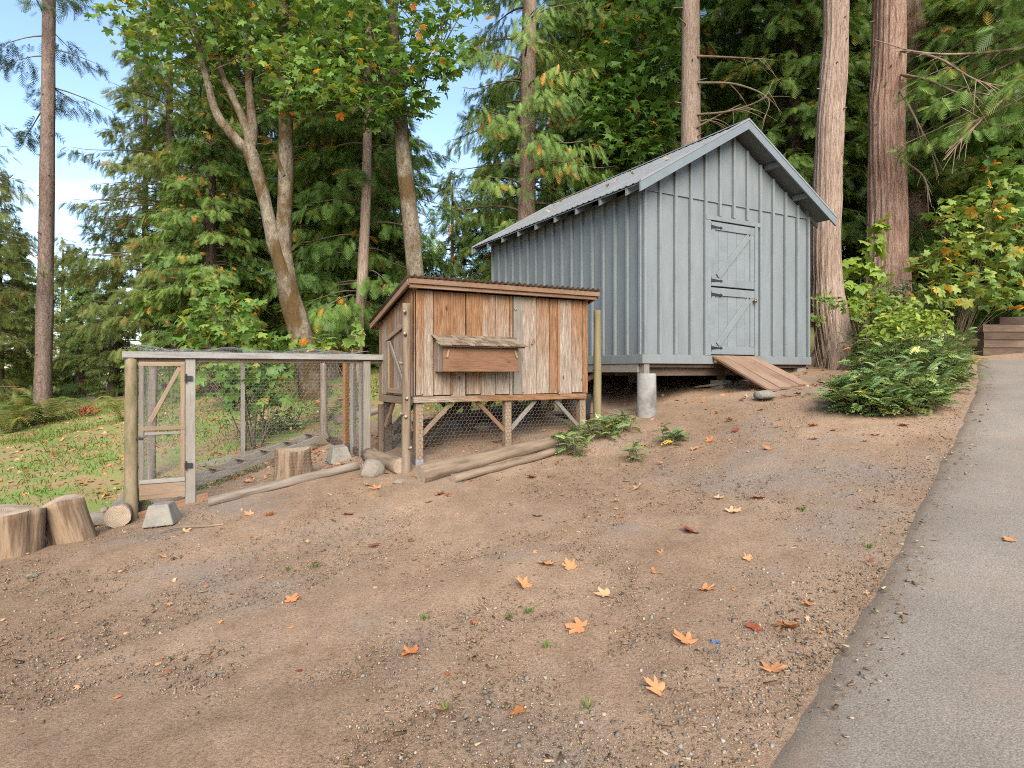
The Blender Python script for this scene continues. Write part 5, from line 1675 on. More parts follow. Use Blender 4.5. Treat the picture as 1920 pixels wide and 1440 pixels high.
    tree('dead_snag', 'short dark red broken snag behind the run, left of the thin trunk', 'tree', b, [(0, 0, -.3, .2), (0, 0, .2, .17), (-.03, 0, .7, .12), (-.05, 0, 1.25, .05), (-.05, 0, 1.4, .015)], 'bark_red', None, 209, 14, 16, .12)
big_trunks()

# ------------------------------------------------------------------ maples
def leaf_cloud(rs, centers, radii, counts, size, tint=(.35, .18), tpl=MAPLE, flat=.5, dead=.04, hang=.35):
    P = []; 
    for c, r, n in zip(centers, radii, counts):
        q = rs.normal(0, 1, (n, 3)); q /= np.linalg.norm(q, axis=1)[:, None]
        q *= (rs.uniform(0, 1, n) ** .45)[:, None]
        P.append(np.array(c) + q * np.array(r))
    P = np.concatenate(P); n = len(P)
    d = rs.normal(0, 1, (n, 3)); d[:, 2] = d[:, 2] * .3 - hang
    nr = rs.normal(0, flat, (n, 3)) + np.array([0, -.25, 1.0])
    V, Fc = scatter(tpl[0], tpl[1], P, d, nr, size * rs.uniform(.6, 1.25, n))
    ti = np.clip(rs.normal(tint[0], tint[1], n), 0, .80)
    ti = np.where(rs.uniform(0, 1, n) < dead, rs.uniform(.88, 1, n), ti)
    return P, V, Fc, np.repeat(ti, len(tpl[1]))

def limb_mesh(o, name, pxs, Y, mat, n=18, k=36, seed=0, ridges=.05, dY=0.0):
    pts = []
    m = len(pxs)
    for i, (px, py, r) in enumerate(pxs):
        q = U(px, py, Y + dY * i / max(1, m - 1)) - o.location
        pts.append((q.x, q.y, q.z, r * .86))
    V, Fq = trunk_mesh(pts, n, k, seed, ridges, 6)
    return link(name, np_mesh(name, V, Fq, 4, smooth_=True), M[mat], o)

def maples():
    rs = np.random.default_rng(77)
    # twin-stemmed mossy maple behind the run
    Y = 13.0
    b = U(588, 745, Y); b.z = g(b.x, b.y)
    o = thing('maple_tree', 'big mossy bigleaf maple forking into stems behind the run', 'tree', b)
    limb_mesh(o, 'trunk', [(596, 775, .42), (588, 735, .34), (572, 660, .285), (556, 600, .265), (543, 555, .25), (534, 500, .215), (531, 447, .185), (536, 347, .175), (536, 213, .155), (533, 113, .14), (530, -60, .10), (528, -250, .04)], Y, 'bark_maple', 26, 70, 1)
    limb_mesh(o, 'limb', [(548, 575, .10), (535, 525, .15), (514, 455, .16), (495, 370, .145), (473, 297, .165), (462, 270, .14)], Y - .1, 'bark_maple', 20, 40, 2)
    limb_mesh(o, 'limb', [(468, 285, .12), (443, 262, .115), (407, 215, .095), (388, 150, .075), (373, 90, .06), (355, -40, .04), (345, -150, .02)], Y - .1, 'bark_maple', 16, 40, 3, dY=-.6)
    limb_mesh(o, 'limb', [(470, 280, .12), (462, 240, .105), (436, 180, .085), (412, 125, .07), (400, 20, .05), (395, -120, .02)], Y - .1, 'bark_maple', 16, 40, 4, dY=.3)
    limb_mesh(o, 'limb', [(472, 275, .12), (474, 235, .12), (470, 190, .09), (466, 150, .085), (466, 80, .06), (470, -60, .03)], Y - .05, 'bark_maple', 16, 30, 5, dY=.2)
    limb_mesh(o, 'broken_limb', [(533, 330, .04), (520, 300, .045), (512, 285, .03)], Y - .15, 'bark_maple', 10, 10, 6)
    cs = []; rr = []; cnt = []
    def blob(px, py, Yd, rx, rz, n, ry=None):
        q = U(px, py, Yd) - b
        cs.append((q.x, q.y, q.z)); rr.append((rx, ry or rx * .9, rz)); cnt.append(n if py < 60 else int(n * .62))
    for (px, py, Yd, rx, rz, n) in ((330, 90, 12.3, 1.0, .5, 150), (410, 105, 13.5, 1.0, .6, 120), (340, 150, 13.6, .7, .4, 70), (470, 90, 13.6, .9, .5, 100), (425, 185, 13.8, .6, .4, 40), (340, 205, 13.6, .4, .3, 30),
                                    (560, 130, 12.0, .75, .5, 190), (600, 160, 11.9, .8, .4, 170), (520, 110, 12.1, .6, .35, 100), (580, 190, 12.0, .6, .3, 90), (640, 180, 12.0, .5, .35, 70), (545, 205, 12.1, .35, .2, 40),
                                    (300, 20, 12.5, 1.3, .7, 220), (420, 10, 12.5, 1.4, .8, 260), (560, 20, 12.5, 1.4, .8, 260), (460, -120, 12.6, 2.2, 1.2, 420), (480, 150, 14, .8, .5, 60), (380, 255, 13.6, .35, .25, 14)):
        blob(px, py, Yd, rx, rz, n)
    P, V, Fc, ti = leaf_cloud(rs, cs, [(a * 1.12, b_ * 1.12, c_ * 1.15) for a, b_, c_ in rr], [int(q * 1.5) for q in cnt], .125, (.42, .22), dead=.015)
    # twigs joining leaves to blob centres
    parts = [(V, Fc, ti, 0)]
    for c, r in zip(cs, rr):
        for _ in range(7):
            e = np.array(c) + rs.normal(0, .55, 3) * np.array(r)
            s0 = np.array(c) + np.array([.3, .4, -.5]) * np.array(r) * 1.2
            Q = spline([s0, (s0 + e) / 2 + rs.normal(0, .06, 3), e], 6)
            Vt, Ft = tube_np(Q, np.linspace(.014, .004, 6), 4)
            parts.append((Vt, Ft, 0, 1))
    V, Fc, ti, mi = combine(parts)
    link('crown', np_mesh('crown', V, Fc, 3, ti, mi), [M['lf_maple'], M['twig']], o)
    # pale leaning maple
    Y = 13.2
    b2 = U(792, 700, Y); b2.z = g(b2.x, b2.y)
    o2 = thing('maple_tree', 'pale leaning maple trunk rising behind the coop roof corner', 'tree', b2)
    limb_mesh(o2, 'trunk', [(796, 735, .28), (793, 690, .24), (787, 600, .215), (779, 513, .205), (768, 397, .195), (757, 297, .175), (752, 230, .165), (746, 163, .15), (739, 80, .13), (735, -60, .10), (732, -250, .04)], Y, 'bark_maple', 24, 70, 11)
    limb_mesh(o2, 'limb', [(754, 245, .05), (745, 225, .06), (738, 205, .05), (720, 150, .04), (700, 60, .02)], Y - .1, 'bark_maple', 12, 20, 12, dY=-.5)
    limb_mesh(o2, 'limb', [(750, 180, .05), (775, 140, .05), (810, 90, .04), (840, 20, .02)], Y - .1, 'bark_maple', 12, 20, 13, dY=-.5)
    cs.clear(); rr.clear(); cnt.clear()
    b = b2
    for (px, py, Yd, rx, rz, n) in ((690, 110, 12.4, .8, .5, 140), (790, 130, 12.4, .7, .45, 130), (720, 200, 12.6, .6, .3, 80), (830, 110, 12.6, .6, .4, 70), (660, 190, 12.6, .5, .35, 70), (770, 195, 12.5, .5, .25, 70), (700, 30, 12.6, 1.3, .8, 240), (820, 20, 12.6, 1.0, .8, 160), (740, -100, 12.8, 1.8, 1.0, 320), (680, 230, 12.8, .3, .2, 26)):
        q = U(px, py, Yd) - b2
        cs.append((q.x, q.y, q.z)); rr.append((rx, rx * .9, rz)); cnt.append(n)
    P, V, Fc, ti = leaf_cloud(rs, cs, [(a * 1.12, b_ * 1.12, c_ * 1.15) for a, b_, c_ in rr], [int(q * 1.5) for q in cnt], .12, (.34, .2), dead=.03)
    parts = [(V, Fc, ti, 0)]
    for c, r in zip(cs, rr):
        for _ in range(7):
            e = np.array(c) + rs.normal(0, .55, 3) * np.array(r)
            s0 = np.array(c) + np.array([.0, .4, -.6]) * np.array(r) * 1.2
            Q = spline([s0, (s0 + e) / 2 + rs.normal(0, .06, 3), e], 6)
            Vt, Ft = tube_np(Q, np.linspace(.013, .004, 6), 4)
            parts.append((Vt, Ft, 0, 1))
    V, Fc, ti, mi = combine(parts)
    link('crown', np_mesh('crown', V, Fc, 3, ti, mi), [M['lf_maple'], M['twig']], o2)
    # leafy green maple behind the shed roof
    x = (1195 - 960) / F * 18; b3 = Vector((x, 18, g(x, 18)))
    o3 = tree('maple_tree', 'leafy deep-green maple showing above the shed roof', 'tree', b3, straight(.16, 9, 1.3), 'bark_maple', None, 14)
    cs.clear(); rr.clear(); cnt.clear()
    for (px, py, rx, rz, n) in ((1140, 210, 1.0, .8, 170), (1200, 150, 1.1, .9, 220), (1230, 230, .8, .6, 130), (1180, 280, 1.0, .5, 120), (1130, 120, .9, .7, 130), (1250, 100, .8, .8, 120), (1190, 40, 1.4, 1.0, 220)):
        q = U(px, py, 17.3) - b3
        cs.append((q.x, q.y, q.z)); rr.append((rx, rx * .8, rz)); cnt.append(n)
    P, V, Fc, ti = leaf_cloud(rs, cs, rr, cnt, .22, (.25, .16), tpl=MAPLE_LO, dead=.02)
    link('crown', np_mesh('crown', V, Fc, 3, ti), [M['lf_maple']], o3)
maples()

def shrub(name, label, base, spec, leaf, size, seed, tint=(.4, .2), dead=.08, tpl=MAPLE, stems=7, cat='shrub', group=None, flat=.5, stem_mat='twig', stem_r=.010):
    """spec: list of (dx,dy,dz,rx,ry,rz,n) leaf clouds relative to base; stems run from base to cloud centres"""
    rs = np.random.default_rng(seed)
    o = thing(name, label, cat, base, 0, group)
    cs = [s[:3] for s in spec]; rr = [s[3:6] for s in spec]; cnt = [s[6] for s in spec]
    P, V, Fc, ti = leaf_cloud(rs, cs, rr, cnt, size, tint, tpl, flat, dead)
    link('foliage', np_mesh('foliage', V, Fc, 3, ti), M[leaf], o)
    parts = []
    for c, r in zip(cs, rr):
        for _ in range(stems):
            e = np.array(c) + rs.normal(0, .5, 3) * np.array(r)
            s0 = rs.normal(0, .05, 3) * np.array([1, 1, 0]) + np.array([c[0] * .15, c[1] * .15, -.03])
            Q = spline([s0, s0 * .5 + e * .5 + np.array([0, 0, .12]) + rs.normal(0, .05, 3), e], 8)
            Vt, Ft = tube_np(Q, np.linspace(stem_r, stem_r * .3, 8), 4)
            parts.append((Vt, Ft, 0, 0))
    V, Fc, _, _ = combine(parts)
    link('stem', np_mesh('stem', V, Fc, 3), M[stem_mat], o)
    return o

def understory():
    def sp(base, lst):
        out = []
        for (px, py, Y, rx, rz, n) in lst:
            q = U(px, py, Y) - base
            out.append((q.x, q.y, q.z, rx, rx * .8, rz, n))
        return out
    # vine maple with yellowing leaves at right
    x = (1800 - 960) / F * 12.6; b = Vector((x, 12.9, g(x, 12.9)))
    shrub('vine_maple', 'yellowing vine maple with orange leaves above the low evergreen bushes', b,
          sp(b, [(1760, 500, 12.2, .55, .45, 80), (1800, 460, 12.2, .6, .5, 95), (1850, 480, 12.2, .6, .5, 85), (1820, 540, 12.1, .7, .35, 85), (1780, 400, 12.4, .4, .4, 45), (1840, 390, 12.3, .5, .45, 55), (1890, 420, 12.2, .5, .5, 60), (1870, 350, 12.4, .4, .35, 35), (1750, 560, 12.0, .4, .3, 45), (1900, 540, 12.1, .5, .4, 50)]),
          'lf_vine', .14, 301, (.34, .2), .09, stems=4)
    x = (1880 - 960) / F * 13.6; b = Vector((x, 13.6, g(x, 13.6)))
    shrub('maple_shrub', 'green large-leaved maple shrub at the right edge behind the vine maple', b,
          sp(b, [(1890, 330, 13.2, .8, .7, 120), (1860, 250, 13.4, .6, .5, 60), (1930, 420, 13.2, .8, .7, 110), (1900, 560, 13.2, .9, .5, 120), (1960, 500, 13, .9, .7, 110)]), 'lf_maple', .2, 302, (.4, .15), .03, stems=4)
    x = (1625 - 960) / F * 12.8; b = Vector((x, 12.8, g(x, 12.8)))
    shrub('maple_sapling', 'slender young maple with large pale leaves in front of the red cedar', b,
          sp(b, [(1610, 500, 12.5, .35, .25, 16), (1635, 450, 12.5, .35, .25, 14), (1600, 540, 12.4, .4, .2, 18), (1650, 520, 12.4, .3, .25, 12), (1655, 420, 12.5, .25, .2, 10), (1590, 570, 12.3, .35, .2, 22), (1640, 560, 12.4, .3, .15, 12)]), 'lf_lime', .18, 303, (.35, .2), .0, stems=2)
    x = (1545 - 960) / F * 11.2; b = Vector((x, 11.2, g(x, 11.2)))
    shrub('maple_sapling', 'small-leaved vine maple sprouting at the foot of the furrowed cedar', b,
          sp(b, [(1548, 562, 11.1, .30, .17, 40), (1535, 595, 11.1, .22, .12, 26), (1578, 575, 11.1, .2, .12, 18)]), 'lf_vine', .07, 304, (.25, .15), .03, stems=3, stem_r=.012)
    x = (1655 - 960) / F * 11.4; b = Vector((x, 11.4, g(x, 11.4)))
    shrub('understory_shrub', 'small-leaved yellow-green shrub between the furrowed cedar and bushes', b,
          sp(b, [(1650, 590, 11.2, .5, .3, 210), (1675, 655, 10.9, .4, .25, 140), (1690, 580, 11.2, .4, .25, 140), (1670, 630, 11.0, .45, .25, 160), (1640, 560, 11.3, .3, .2, 60)]), 'lf_vine', .075, 305, (.3, .2), .08, stems=5)
    x = (1690 - 960) / F * 13.4; b = Vector((x, 13.4, g(x, 13.4)))
    shrub('laurel_shrub', 'dark glossy low shrub under the red cedar trunk', b,
          sp(b, [(1620, 560, 13.2, .5, .3, 220), (1680, 550, 13.2, .6, .3, 280), (1740, 570, 13.1, .5, .3, 220), (1700, 600, 12.8, .7, .3, 260)]), 'lf_mahonia', .085, 306, (.2, .15), .0, OVAL, stems=5)
    # maple shoots behind the run
    x = (455 - 960) / F * 12.0; b = Vector((x, 12.0, g(x, 12.0)))
    shrub('maple_sapling', 'leafy young maple clump behind the top of the chicken run', b,
          sp(b, [(380, 600, 11.9, .55, .3, 60), (440, 620, 11.8, .6, .25, 70), (400, 555, 11.9, .45, .3, 40), (490, 640, 11.7, .5, .2, 50), (370, 640, 11.8, .5, .2, 40), (455, 570, 11.9, .4, .25, 34), (540, 640, 11.9, .3, .2, 20), (375, 520, 12, .25, .2, 16), (470, 690, 11.8, .6, .3, 50), (410, 690, 11.9, .6, .3, 44)]), 'lf_maple', .15, 307, (.50, .18), .03, stems=3)
    x = (672 - 960) / F * 11.5; b = Vector((x, 11.5, g(x, 11.5)))
    shrub('maple_sapling', 'thin maple shoot with a few leaves left of the coop roof', b,
          sp(b, [(668, 612, 11.4, .16, .1, 9), (662, 640, 11.4, .2, .1, 9), (610, 640, 11.6, .3, .15, 22)]), 'lf_maple', .15, 308, (.55, .1), .0, stems=2)
    # sapling seen through the wire
    x = (474 - 960) / F * 9.9; b = Vector((x, 9.95, g(x, 9.95)))
    shrub('maple_sapling', 'dark-stemmed maple sapling seen through the wire of the run', b,
          sp(b, [(455, 720, 9.9, .4, .25, 40), (490, 700, 9.9, .4, .2, 40), (430, 740, 9.9, .25, .2, 20), (515, 740, 9.9, .25, .2, 18), (475, 770, 9.9, .3, .2, 14)]), 'lf_maple', .14, 309, (.35, .15), .03, stems=2, stem_r=.016, stem_mat='twig')
    x = (540 - 960) / F * 10.8; b = Vector((x, 10.9, g(x, 10.9)))
    shrub('understory_shrub', 'low feathery green shrub behind the run ladder', b,
          sp(b, [(530, 790, 10.7, .4, .22, 120), (560, 770, 10.8, .3, .25, 80), (500, 800, 10.7, .25, .15, 60)]), 'lf_mahonia', .09, 310, (.6, .2), .03, OVAL, stems=6)
    b = hit(165, 782)
    shrub('red_shrub', 'small bright red shrub at the far edge of the lawn', b, [(0, 0, .16, .28, .2, .14, 150)], 'lf_red', .07, 311, (.5, .25), 0, OVAL, stems=8)
understory()

def mahonia(name, label, base, n_stems, spread, h, seed, leaf='lf_mahonia', size=.185, per=(7, 12), group=None, tint=(.5, .2), dead=.006):
    rs = np.random.default_rng(seed)
    o = thing(name, label, 'bush', base, 0, group)
    parts = []; P = []; D = []
    for i in range(n_stems):
        a = rs.uniform(0, 6.28); r = spread[0] * math.sqrt(rs.uniform(0, 1)); 
        bx, by = r * math.cos(a), r * math.sin(a) * spread[1] / spread[0]
        bz = g(base.x + bx, base.y + by) - base.z
        hh = h * rs.uniform(.45, 1.1) * (1 - .45 * (r / spread[0]) ** 2)
        lean = np.array([bx, by, 0]) * .28 + rs.normal(0, .05, 3)
        top = np.array([bx, by, bz + hh]) + lean * np.array([1, 1, 0])
        s0 = np.array([bx * .85, by * .85, bz - .03])
        Q = spline([s0, (s0 + top) / 2 + rs.normal(0, .02, 3), top], 7)
        V, Fq = tube_np(Q, np.linspace(.009, .005, 7), 4)
        parts.append((V, Fq, 0, 1))
        n = rs.integers(*per)
        for k in range(n):
            f = 1 - .85 * (k / n) * rs.uniform(.5, 1.1)
            p = np.array([np.interp(f, np.linspace(0, 1, 7), Q[:, j]) for j in range(3)])
            az = k * 2.4 + rs.uniform(-.4, .4)
            el = rs.uniform(-.1, .75) * (1.1 if k < 3 else .7) - (.25 if f < .6 else 0)
            P.append(p); D.append((math.cos(az) * math.cos(el), math.sin(az) * math.cos(el), math.sin(el)))
    P = np.array(P); D = np.array(D); n = len(P)
    nr = np.array([0, 0, 1.0]) + rs.normal(0, .25, (n, 3))
    V, Fc = scatter(PINN[0], PINN[1], P, D, nr, size * rs.uniform(.65, 1.2, n))
    ti = np.clip(rs.normal(tint[0], tint[1], n), 0, .9)
    ti = np.where(rs.uniform(0, 1, n) < dead, rs.uniform(.93, 1, n), ti)
    parts.append((V, Fc, np.repeat(ti, len(PINN[1])), 0))
    V, Fc, ti, mi = combine(parts)
    mats = [M[leaf], M['twig']]
    lf = mi == 0
    def subset(mask, nm, mt, t=None):
        Fs = Fc[mask]; used, inv = np.unique(Fs, return_inverse=True)
        link(nm, np_mesh(nm, V[used], inv.reshape(-1, 3), 3, ti[mask] if t else None), mt, o)
    subset(lf, 'foliage', M[leaf], True)
    subset(~lf, 'stem', M['twig'])
    return o

def bushes():
    def at(x, y): return Vector((x, y, g(x, y)))
    mahonia('mahonia_bush', 'spreading blue-green mahonia nearest the viewer at the driveway edge', at(4.28, 7.2), 135, (.52, .46), .46, 401)
    mahonia('mahonia_bush', 'mahonia in the middle of the row beside the driveway, behind the nearest', at(5.32, 8.55), 125, (.56, .6), .66, 402)
    mahonia('mahonia_bush', 'mahonia with leaves reaching over the driveway near the timber wall', at(6.55, 10.3), 125, (.62, .7), .90, 403, tint=(.55, .2))
    mahonia('mahonia_bush', 'taller mahonia behind the row, below the vine maple', at(6.75, 11.25), 90, (.65, .5), 1.0, 404, tint=(.6, .2))
    b = at(5.55, 9.1)
    shrub('lime_shrub', 'bright lime-green leafy shrub rising among the mahonia bushes', b, [(0, -.15, .82, .42, .35, .26, 260), (.35, -.1, .88, .32, .3, .22, 150), (-.3, -.1, .70, .28, .3, .2, 120)], 'lf_lime', .115, 405, (.5, .25), 0, OVAL, stems=9)
    # small ones round the coop
    for i, (px, py, ns, spd, h, lab) in enumerate(((1070, 850, 7, .16, .34, 'small dark mahonia with an orange leaf at the end of the coop log'), (1122, 822, 9, .20, .28, 'low mahonia tuft in front of the round post'),
                                                   (1160, 808, 8, .17, .28, 'low mahonia tuft left of the concrete pier'), (1190, 862, 4, .05, .26, 'single upright mahonia sprig standing alone on the dirt'),
                                                   (1254, 834, 5, .11, .22, 'small sparse mahonia sprig on the dirt right of the concrete pier'))):
        p = hit(px, py)
        mahonia('mahonia_plant', lab, p, ns, (spd, spd), h, 420 + i, size=.16 if i != 3 else .12, per=(6, 9), dead=.02)
    # ferns
    def fern(label, p, n, L, seed, tint=(.5, .2)):
        rs = np.random.default_rng(seed)
        o = thing('sword_fern', label, 'fern', p)
        az = np.linspace(0, 6.28, n, endpoint=False) + rs.normal(0, .2, n)
        el = rs.uniform(-.15, .45, n)
        D = np.stack([np.cos(az) * np.cos(el), np.sin(az) * np.cos(el), np.sin(el)], -1)
        P = np.zeros((n, 3)); P[:, :2] = D[:, :2] * .04; P[:, 2] = .02
        V, Fc = scatter(FERN[0], FERN[1], P, D, np.tile([0, 0, 1.0], (n, 1)) + rs.normal(0, .12, (n, 3)), L * rs.uniform(.7, 1.15, n))
        ti = np.clip(rs.normal(tint[0], tint[1], n), 0, 1)
        link('frond', np_mesh('frond', V, Fc, 3, np.repeat(ti, len(FERN[1]))), M['lf_fern'], o)
    for i, (px, py, n, L, lab) in enumerate(((18, 812, 26, .95, 'sword fern at the left edge of the lawn'), (50, 802, 28, .95, 'sword fern left of the fir trunk foot'), (86, 795, 30, 1.0, 'large yellowing sword fern right in front of the fir trunk'),
                                             (232, 790, 22, .75, 'lone sword fern left of the run corner post'), (130, 778, 16, .6, 'small fern behind the yellowing ferns'), (610, 792, 18, .7, 'fern seen through the wire behind the run ladder'), (1000, 765, 14, .5, 'fern behind the coop legs under the shed'))):
        fern(lab, hit(px, py), n, L, 500 + i, (.62, .2) if i < 4 else (.4, .2))
bushes()

# ------------------------------------------------------------------ ground litter
def in_drive(x, y):
    E = spline(EDGE, 200)
    d2 = (x[:, None] - E[None, :, 0]) ** 2 + (y[:, None] - E[None, :, 1]) ** 2
    k = d2.argmin(1)
    t = norm(np.gradient(E, axis=0))[k]
    return ((x - E[k, 0]) * t[:, 1] - (y - E[k, 1]) * t[:, 0]) > 0

def litter():
    rs = np.random.default_rng(900)
    # pebbles and crumbs of soil: denser near the viewer
    def points(n, y0, y1, pw=1.6):
        y = y0 + (y1 - y0) * rs.uniform(0, 1, n) ** pw
        x = rs.uniform(-1, 1, n) * (y * .86 + .3)
        ok = ~in_drive(x, y)
        return x[ok], y[ok]
    x, y = points(90000, 1.9, 8.0)
    pn = np.sin(x * 1.3 + 1.1 * np.sin(y * 1.7 + 1)) * np.sin(y * 1.5 + .9 * np.sin(x * 1.2)) * .5 + .25 * np.sin(x * 4.1 + y * 2.2) * np.sin(y * 3.7 - x * 1.8)
    zone = np.exp(-(((x - 1.25) / .75) ** 2 + ((y - 3.1) / 1.0) ** 2)) * .9 + np.exp(-(((x + 1.6) / 1.0) ** 2 + ((y - 3.6) / 1.2) ** 2)) * .45
    ok = (lawn_cover(x, y) < .5) & (rs.uniform(0, 1, len(x)) < np.clip(.10 + .26 * pn + zone * .8, .04, 1))
    x, y = x[ok], y[ok]
    n = len(x)
    oc = np.array([(1, 0, 0), (-1, 0, 0), (0, 1, 0), (0, -1, 0), (0, 0, 1), (0, 0, -1)], float)
    of = np.array([(0, 2, 4), (2, 1, 4), (1, 3, 4), (3, 0, 4), (2, 0, 5), (1, 2, 5), (3, 1, 5), (0, 3, 5)])
    s = np.clip(rs.lognormal(-5.5, .5, n), .0015, .016)
    P = np.stack([x, y, gz(x, y) + s * .25], -1)
    D = rs.normal(0, 1, (n, 3)); N = rs.normal(0, 1, (n, 3))
    V, Fc = scatter(oc, of, P, D, N, s)
    V = V + rs.normal(0, 1, V.shape) * np.repeat(s, 6)[:, None] * .22
    tag(link('gravel', np_mesh('gravel', V, Fc, 3, np.repeat(rs.uniform(0, 1, n) ** 1.3, 8)), M['pebble']), 'loose gravel and crumbs scattered over the bare soil', 'gravel', None, 'stuff')
    x, y = points(70000, 1.9, 8.5, 1.35)
    ok = lawn_cover(x, y) < .6
    x, y = x[ok], y[ok]; n = len(x)
    s = np.clip(rs.lognormal(-5.75, .45, n), .0014, .012)
    P = np.stack([x, y, gz(x, y) + s * .2], -1)
    D = rs.normal(0, 1, (n, 3)); N = rs.normal(0, 1, (n, 3))
    V, Fc = scatter(oc, of, P, D, N, s)
    V = V + rs.normal(0, 1, V.shape) * np.repeat(s, 6)[:, None] * .25
    tag(link('soil_crumbs', np_mesh('soil_crumbs', V, Fc, 3, np.repeat(rs.uniform(0, 1, n), 8)), M['crumb']), 'loose crumbs of brown soil all over the yard', 'soil', None, 'stuff')
    # wood chips and twigs
    x, y = points(20000, 1.9, 9.0, 1.4)
    E = spline(EDGE, 400); k = rs.integers(120, 400, 2600)
    tE = norm(np.gradient(E, axis=0))[k]; off = rs.normal(.02, .16, 2600)
    x = np.concatenate([x, E[k, 0] + tE[:, 1] * off]); y = np.concatenate([y, E[k, 1] - tE[:, 0] * off])
    n = len(x)
    bx = np.array([(a, b, c) for a in (-.5, .5) for b in (-.16, .16) for c in (-.07, .07)], float)
    bf = np.array([(0, 1, 3), (0, 3, 2), (4, 6, 7), (4, 7, 5), (0, 4, 5), (0, 5, 1), (2, 3, 7), (2, 7, 6), (1, 5, 7), (1, 7, 3), (0, 2, 6), (0, 6, 4)])
    s = np.clip(rs.lognormal(-4.6, .55, n), .004, .06)
    P = np.stack([x, y, gz(x, y) + .003 + np.where(in_drive(x, y), .03, 0)], -1)
    a = rs.uniform(0, 6.28, n)
    D = np.stack([np.cos(a), np.sin(a), rs.normal(0, .15, n)], -1); N = np.array([0, 0, 1.0]) + rs.normal(0, .3, (n, 3))
    V, Fc = scatter(bx, bf, P, D, N, s)
    tag(link('wood_chips', np_mesh('wood_chips', V, Fc, 3, np.repeat(rs.uniform(0, 1, n), 12)), M['chips']), 'wood chips and bark crumbs scattered over the soil', 'wood chips', None, 'stuff')
    # small dry leaf scraps everywhere, more on the lawn and slope behind
    x1, y1 = points(500, 3, 10, 1.0)
    x2 = rs.uniform(-11, 0, 3200); y2 = rs.uniform(7.5, 15, 3200)
    x3 = rs.uniform(1, 9, 500); y3 = rs.uniform(8.2, 13, 500)
    x = np.concatenate([x1, x2, x3]); y = np.concatenate([y1, y2, y3])
    ok = ~in_drive(x, y); x, y = x[ok], y[ok]; n = len(x)
    P = np.stack([x, y, gz(x, y) + .014], -1)
    a = rs.uniform(0, 6.28, n)
    D = np.stack([np.cos(a), np.sin(a), rs.normal(0, .2, n)], -1); N = np.array([0, 0, 1.0]) + rs.normal(0, .4, (n, 3))
    s = np.where(y < 8, .022, .05) * rs.uniform(.5, 1.5, n)
    V, Fc = scatter(MAPLE_LO[0], MAPLE_LO[1], P, D, N, s)
    tag(link('leaf_litter', np_mesh('leaf_litter', V, Fc, 3, np.repeat(rs.uniform(0, 1, n), len(MAPLE_LO[1]))), M['lf_dry']), 'scraps of dry brown leaves strewn over soil and lawn', 'leaf litter', None, 'stuff')
    # leaves and needles on the shed roof
    # grass: short blades and clover in patches
    n = 60000
    x = rs.uniform(-13, .5, n); y = rs.uniform(6.8, 17, n)
    pn = .5 + .5 * np.sin(x * 1.9 + 1.3 * np.sin(y * 1.1)) * np.sin(y * 1.6 + x * .7) + rs.normal(0, .18, n)
    ok = (lawn_cover(x, y) > .45) & (pn > .52) & (np.abs(x) < y * .9 + .5)
    x, y = x[ok], y[ok]; n = len(x)
    bl = np.array([(0, -.09, 0), (0, .09, 0), (.55, .07, .62), (.55, -.07, .62), (1.0, 0, .75)], float)
    bfc = np.array([(0, 1, 2), (0, 2, 3), (3, 2, 4)])
    a = rs.uniform(0, 6.28, n)
    D = np.stack([np.cos(a), np.sin(a), rs.uniform(-.1, .5, n)], -1)
    V, Fc = scatter(bl, bfc, np.stack([x, y, gz(x, y) - .004], -1), D, np.tile([0, 0, 1.0], (n, 1)) + rs.normal(0, .2, (n, 3)), rs.uniform(.035, .085, n))
    tag(link('grass', np_mesh('grass', V, Fc, 3, np.repeat(np.clip(rs.normal(.42, .2, n), 0, 1), 3)), M['lf_grass']), 'short grass and clover growing in patches on the lawn', 'grass', None, 'stuff')
    # a few green weeds on the bare soil
    sp_ = [(590, 1063), (795, 1163), (1628, 1028), (1025, 1215), (540, 1070), (990, 1150), (1505, 958), (955, 1160), (880, 890), (1100, 1330), (835, 1335)]
    P = []; D = []
    for px, py in sp_:
        c = hit(px, py)
        for _ in range(26):
            a = rs.uniform(0, 6.28); r = abs(rs.normal(0, .018))
            P.append((c.x + r * math.cos(a), c.y + r * math.sin(a), c.z)); D.append((math.cos(a), math.sin(a), rs.uniform(.1, .8)))
    P = np.array(P); D = np.array(D); n = len(P)
    V, Fc = scatter(bl, bfc, P, D, np.tile([0, 0, 1.0], (n, 1)) + rs.normal(0, .2, (n, 3)), rs.uniform(.012, .035, n))
    tag(link('weeds', np_mesh('weeds', V, Fc, 3, np.repeat(np.clip(rs.normal(.4, .2, n), 0, 1), 3)), M['lf_grass']), 'tiny green weeds sprouting from the bare soil', 'weeds', None, 'stuff')
litter()

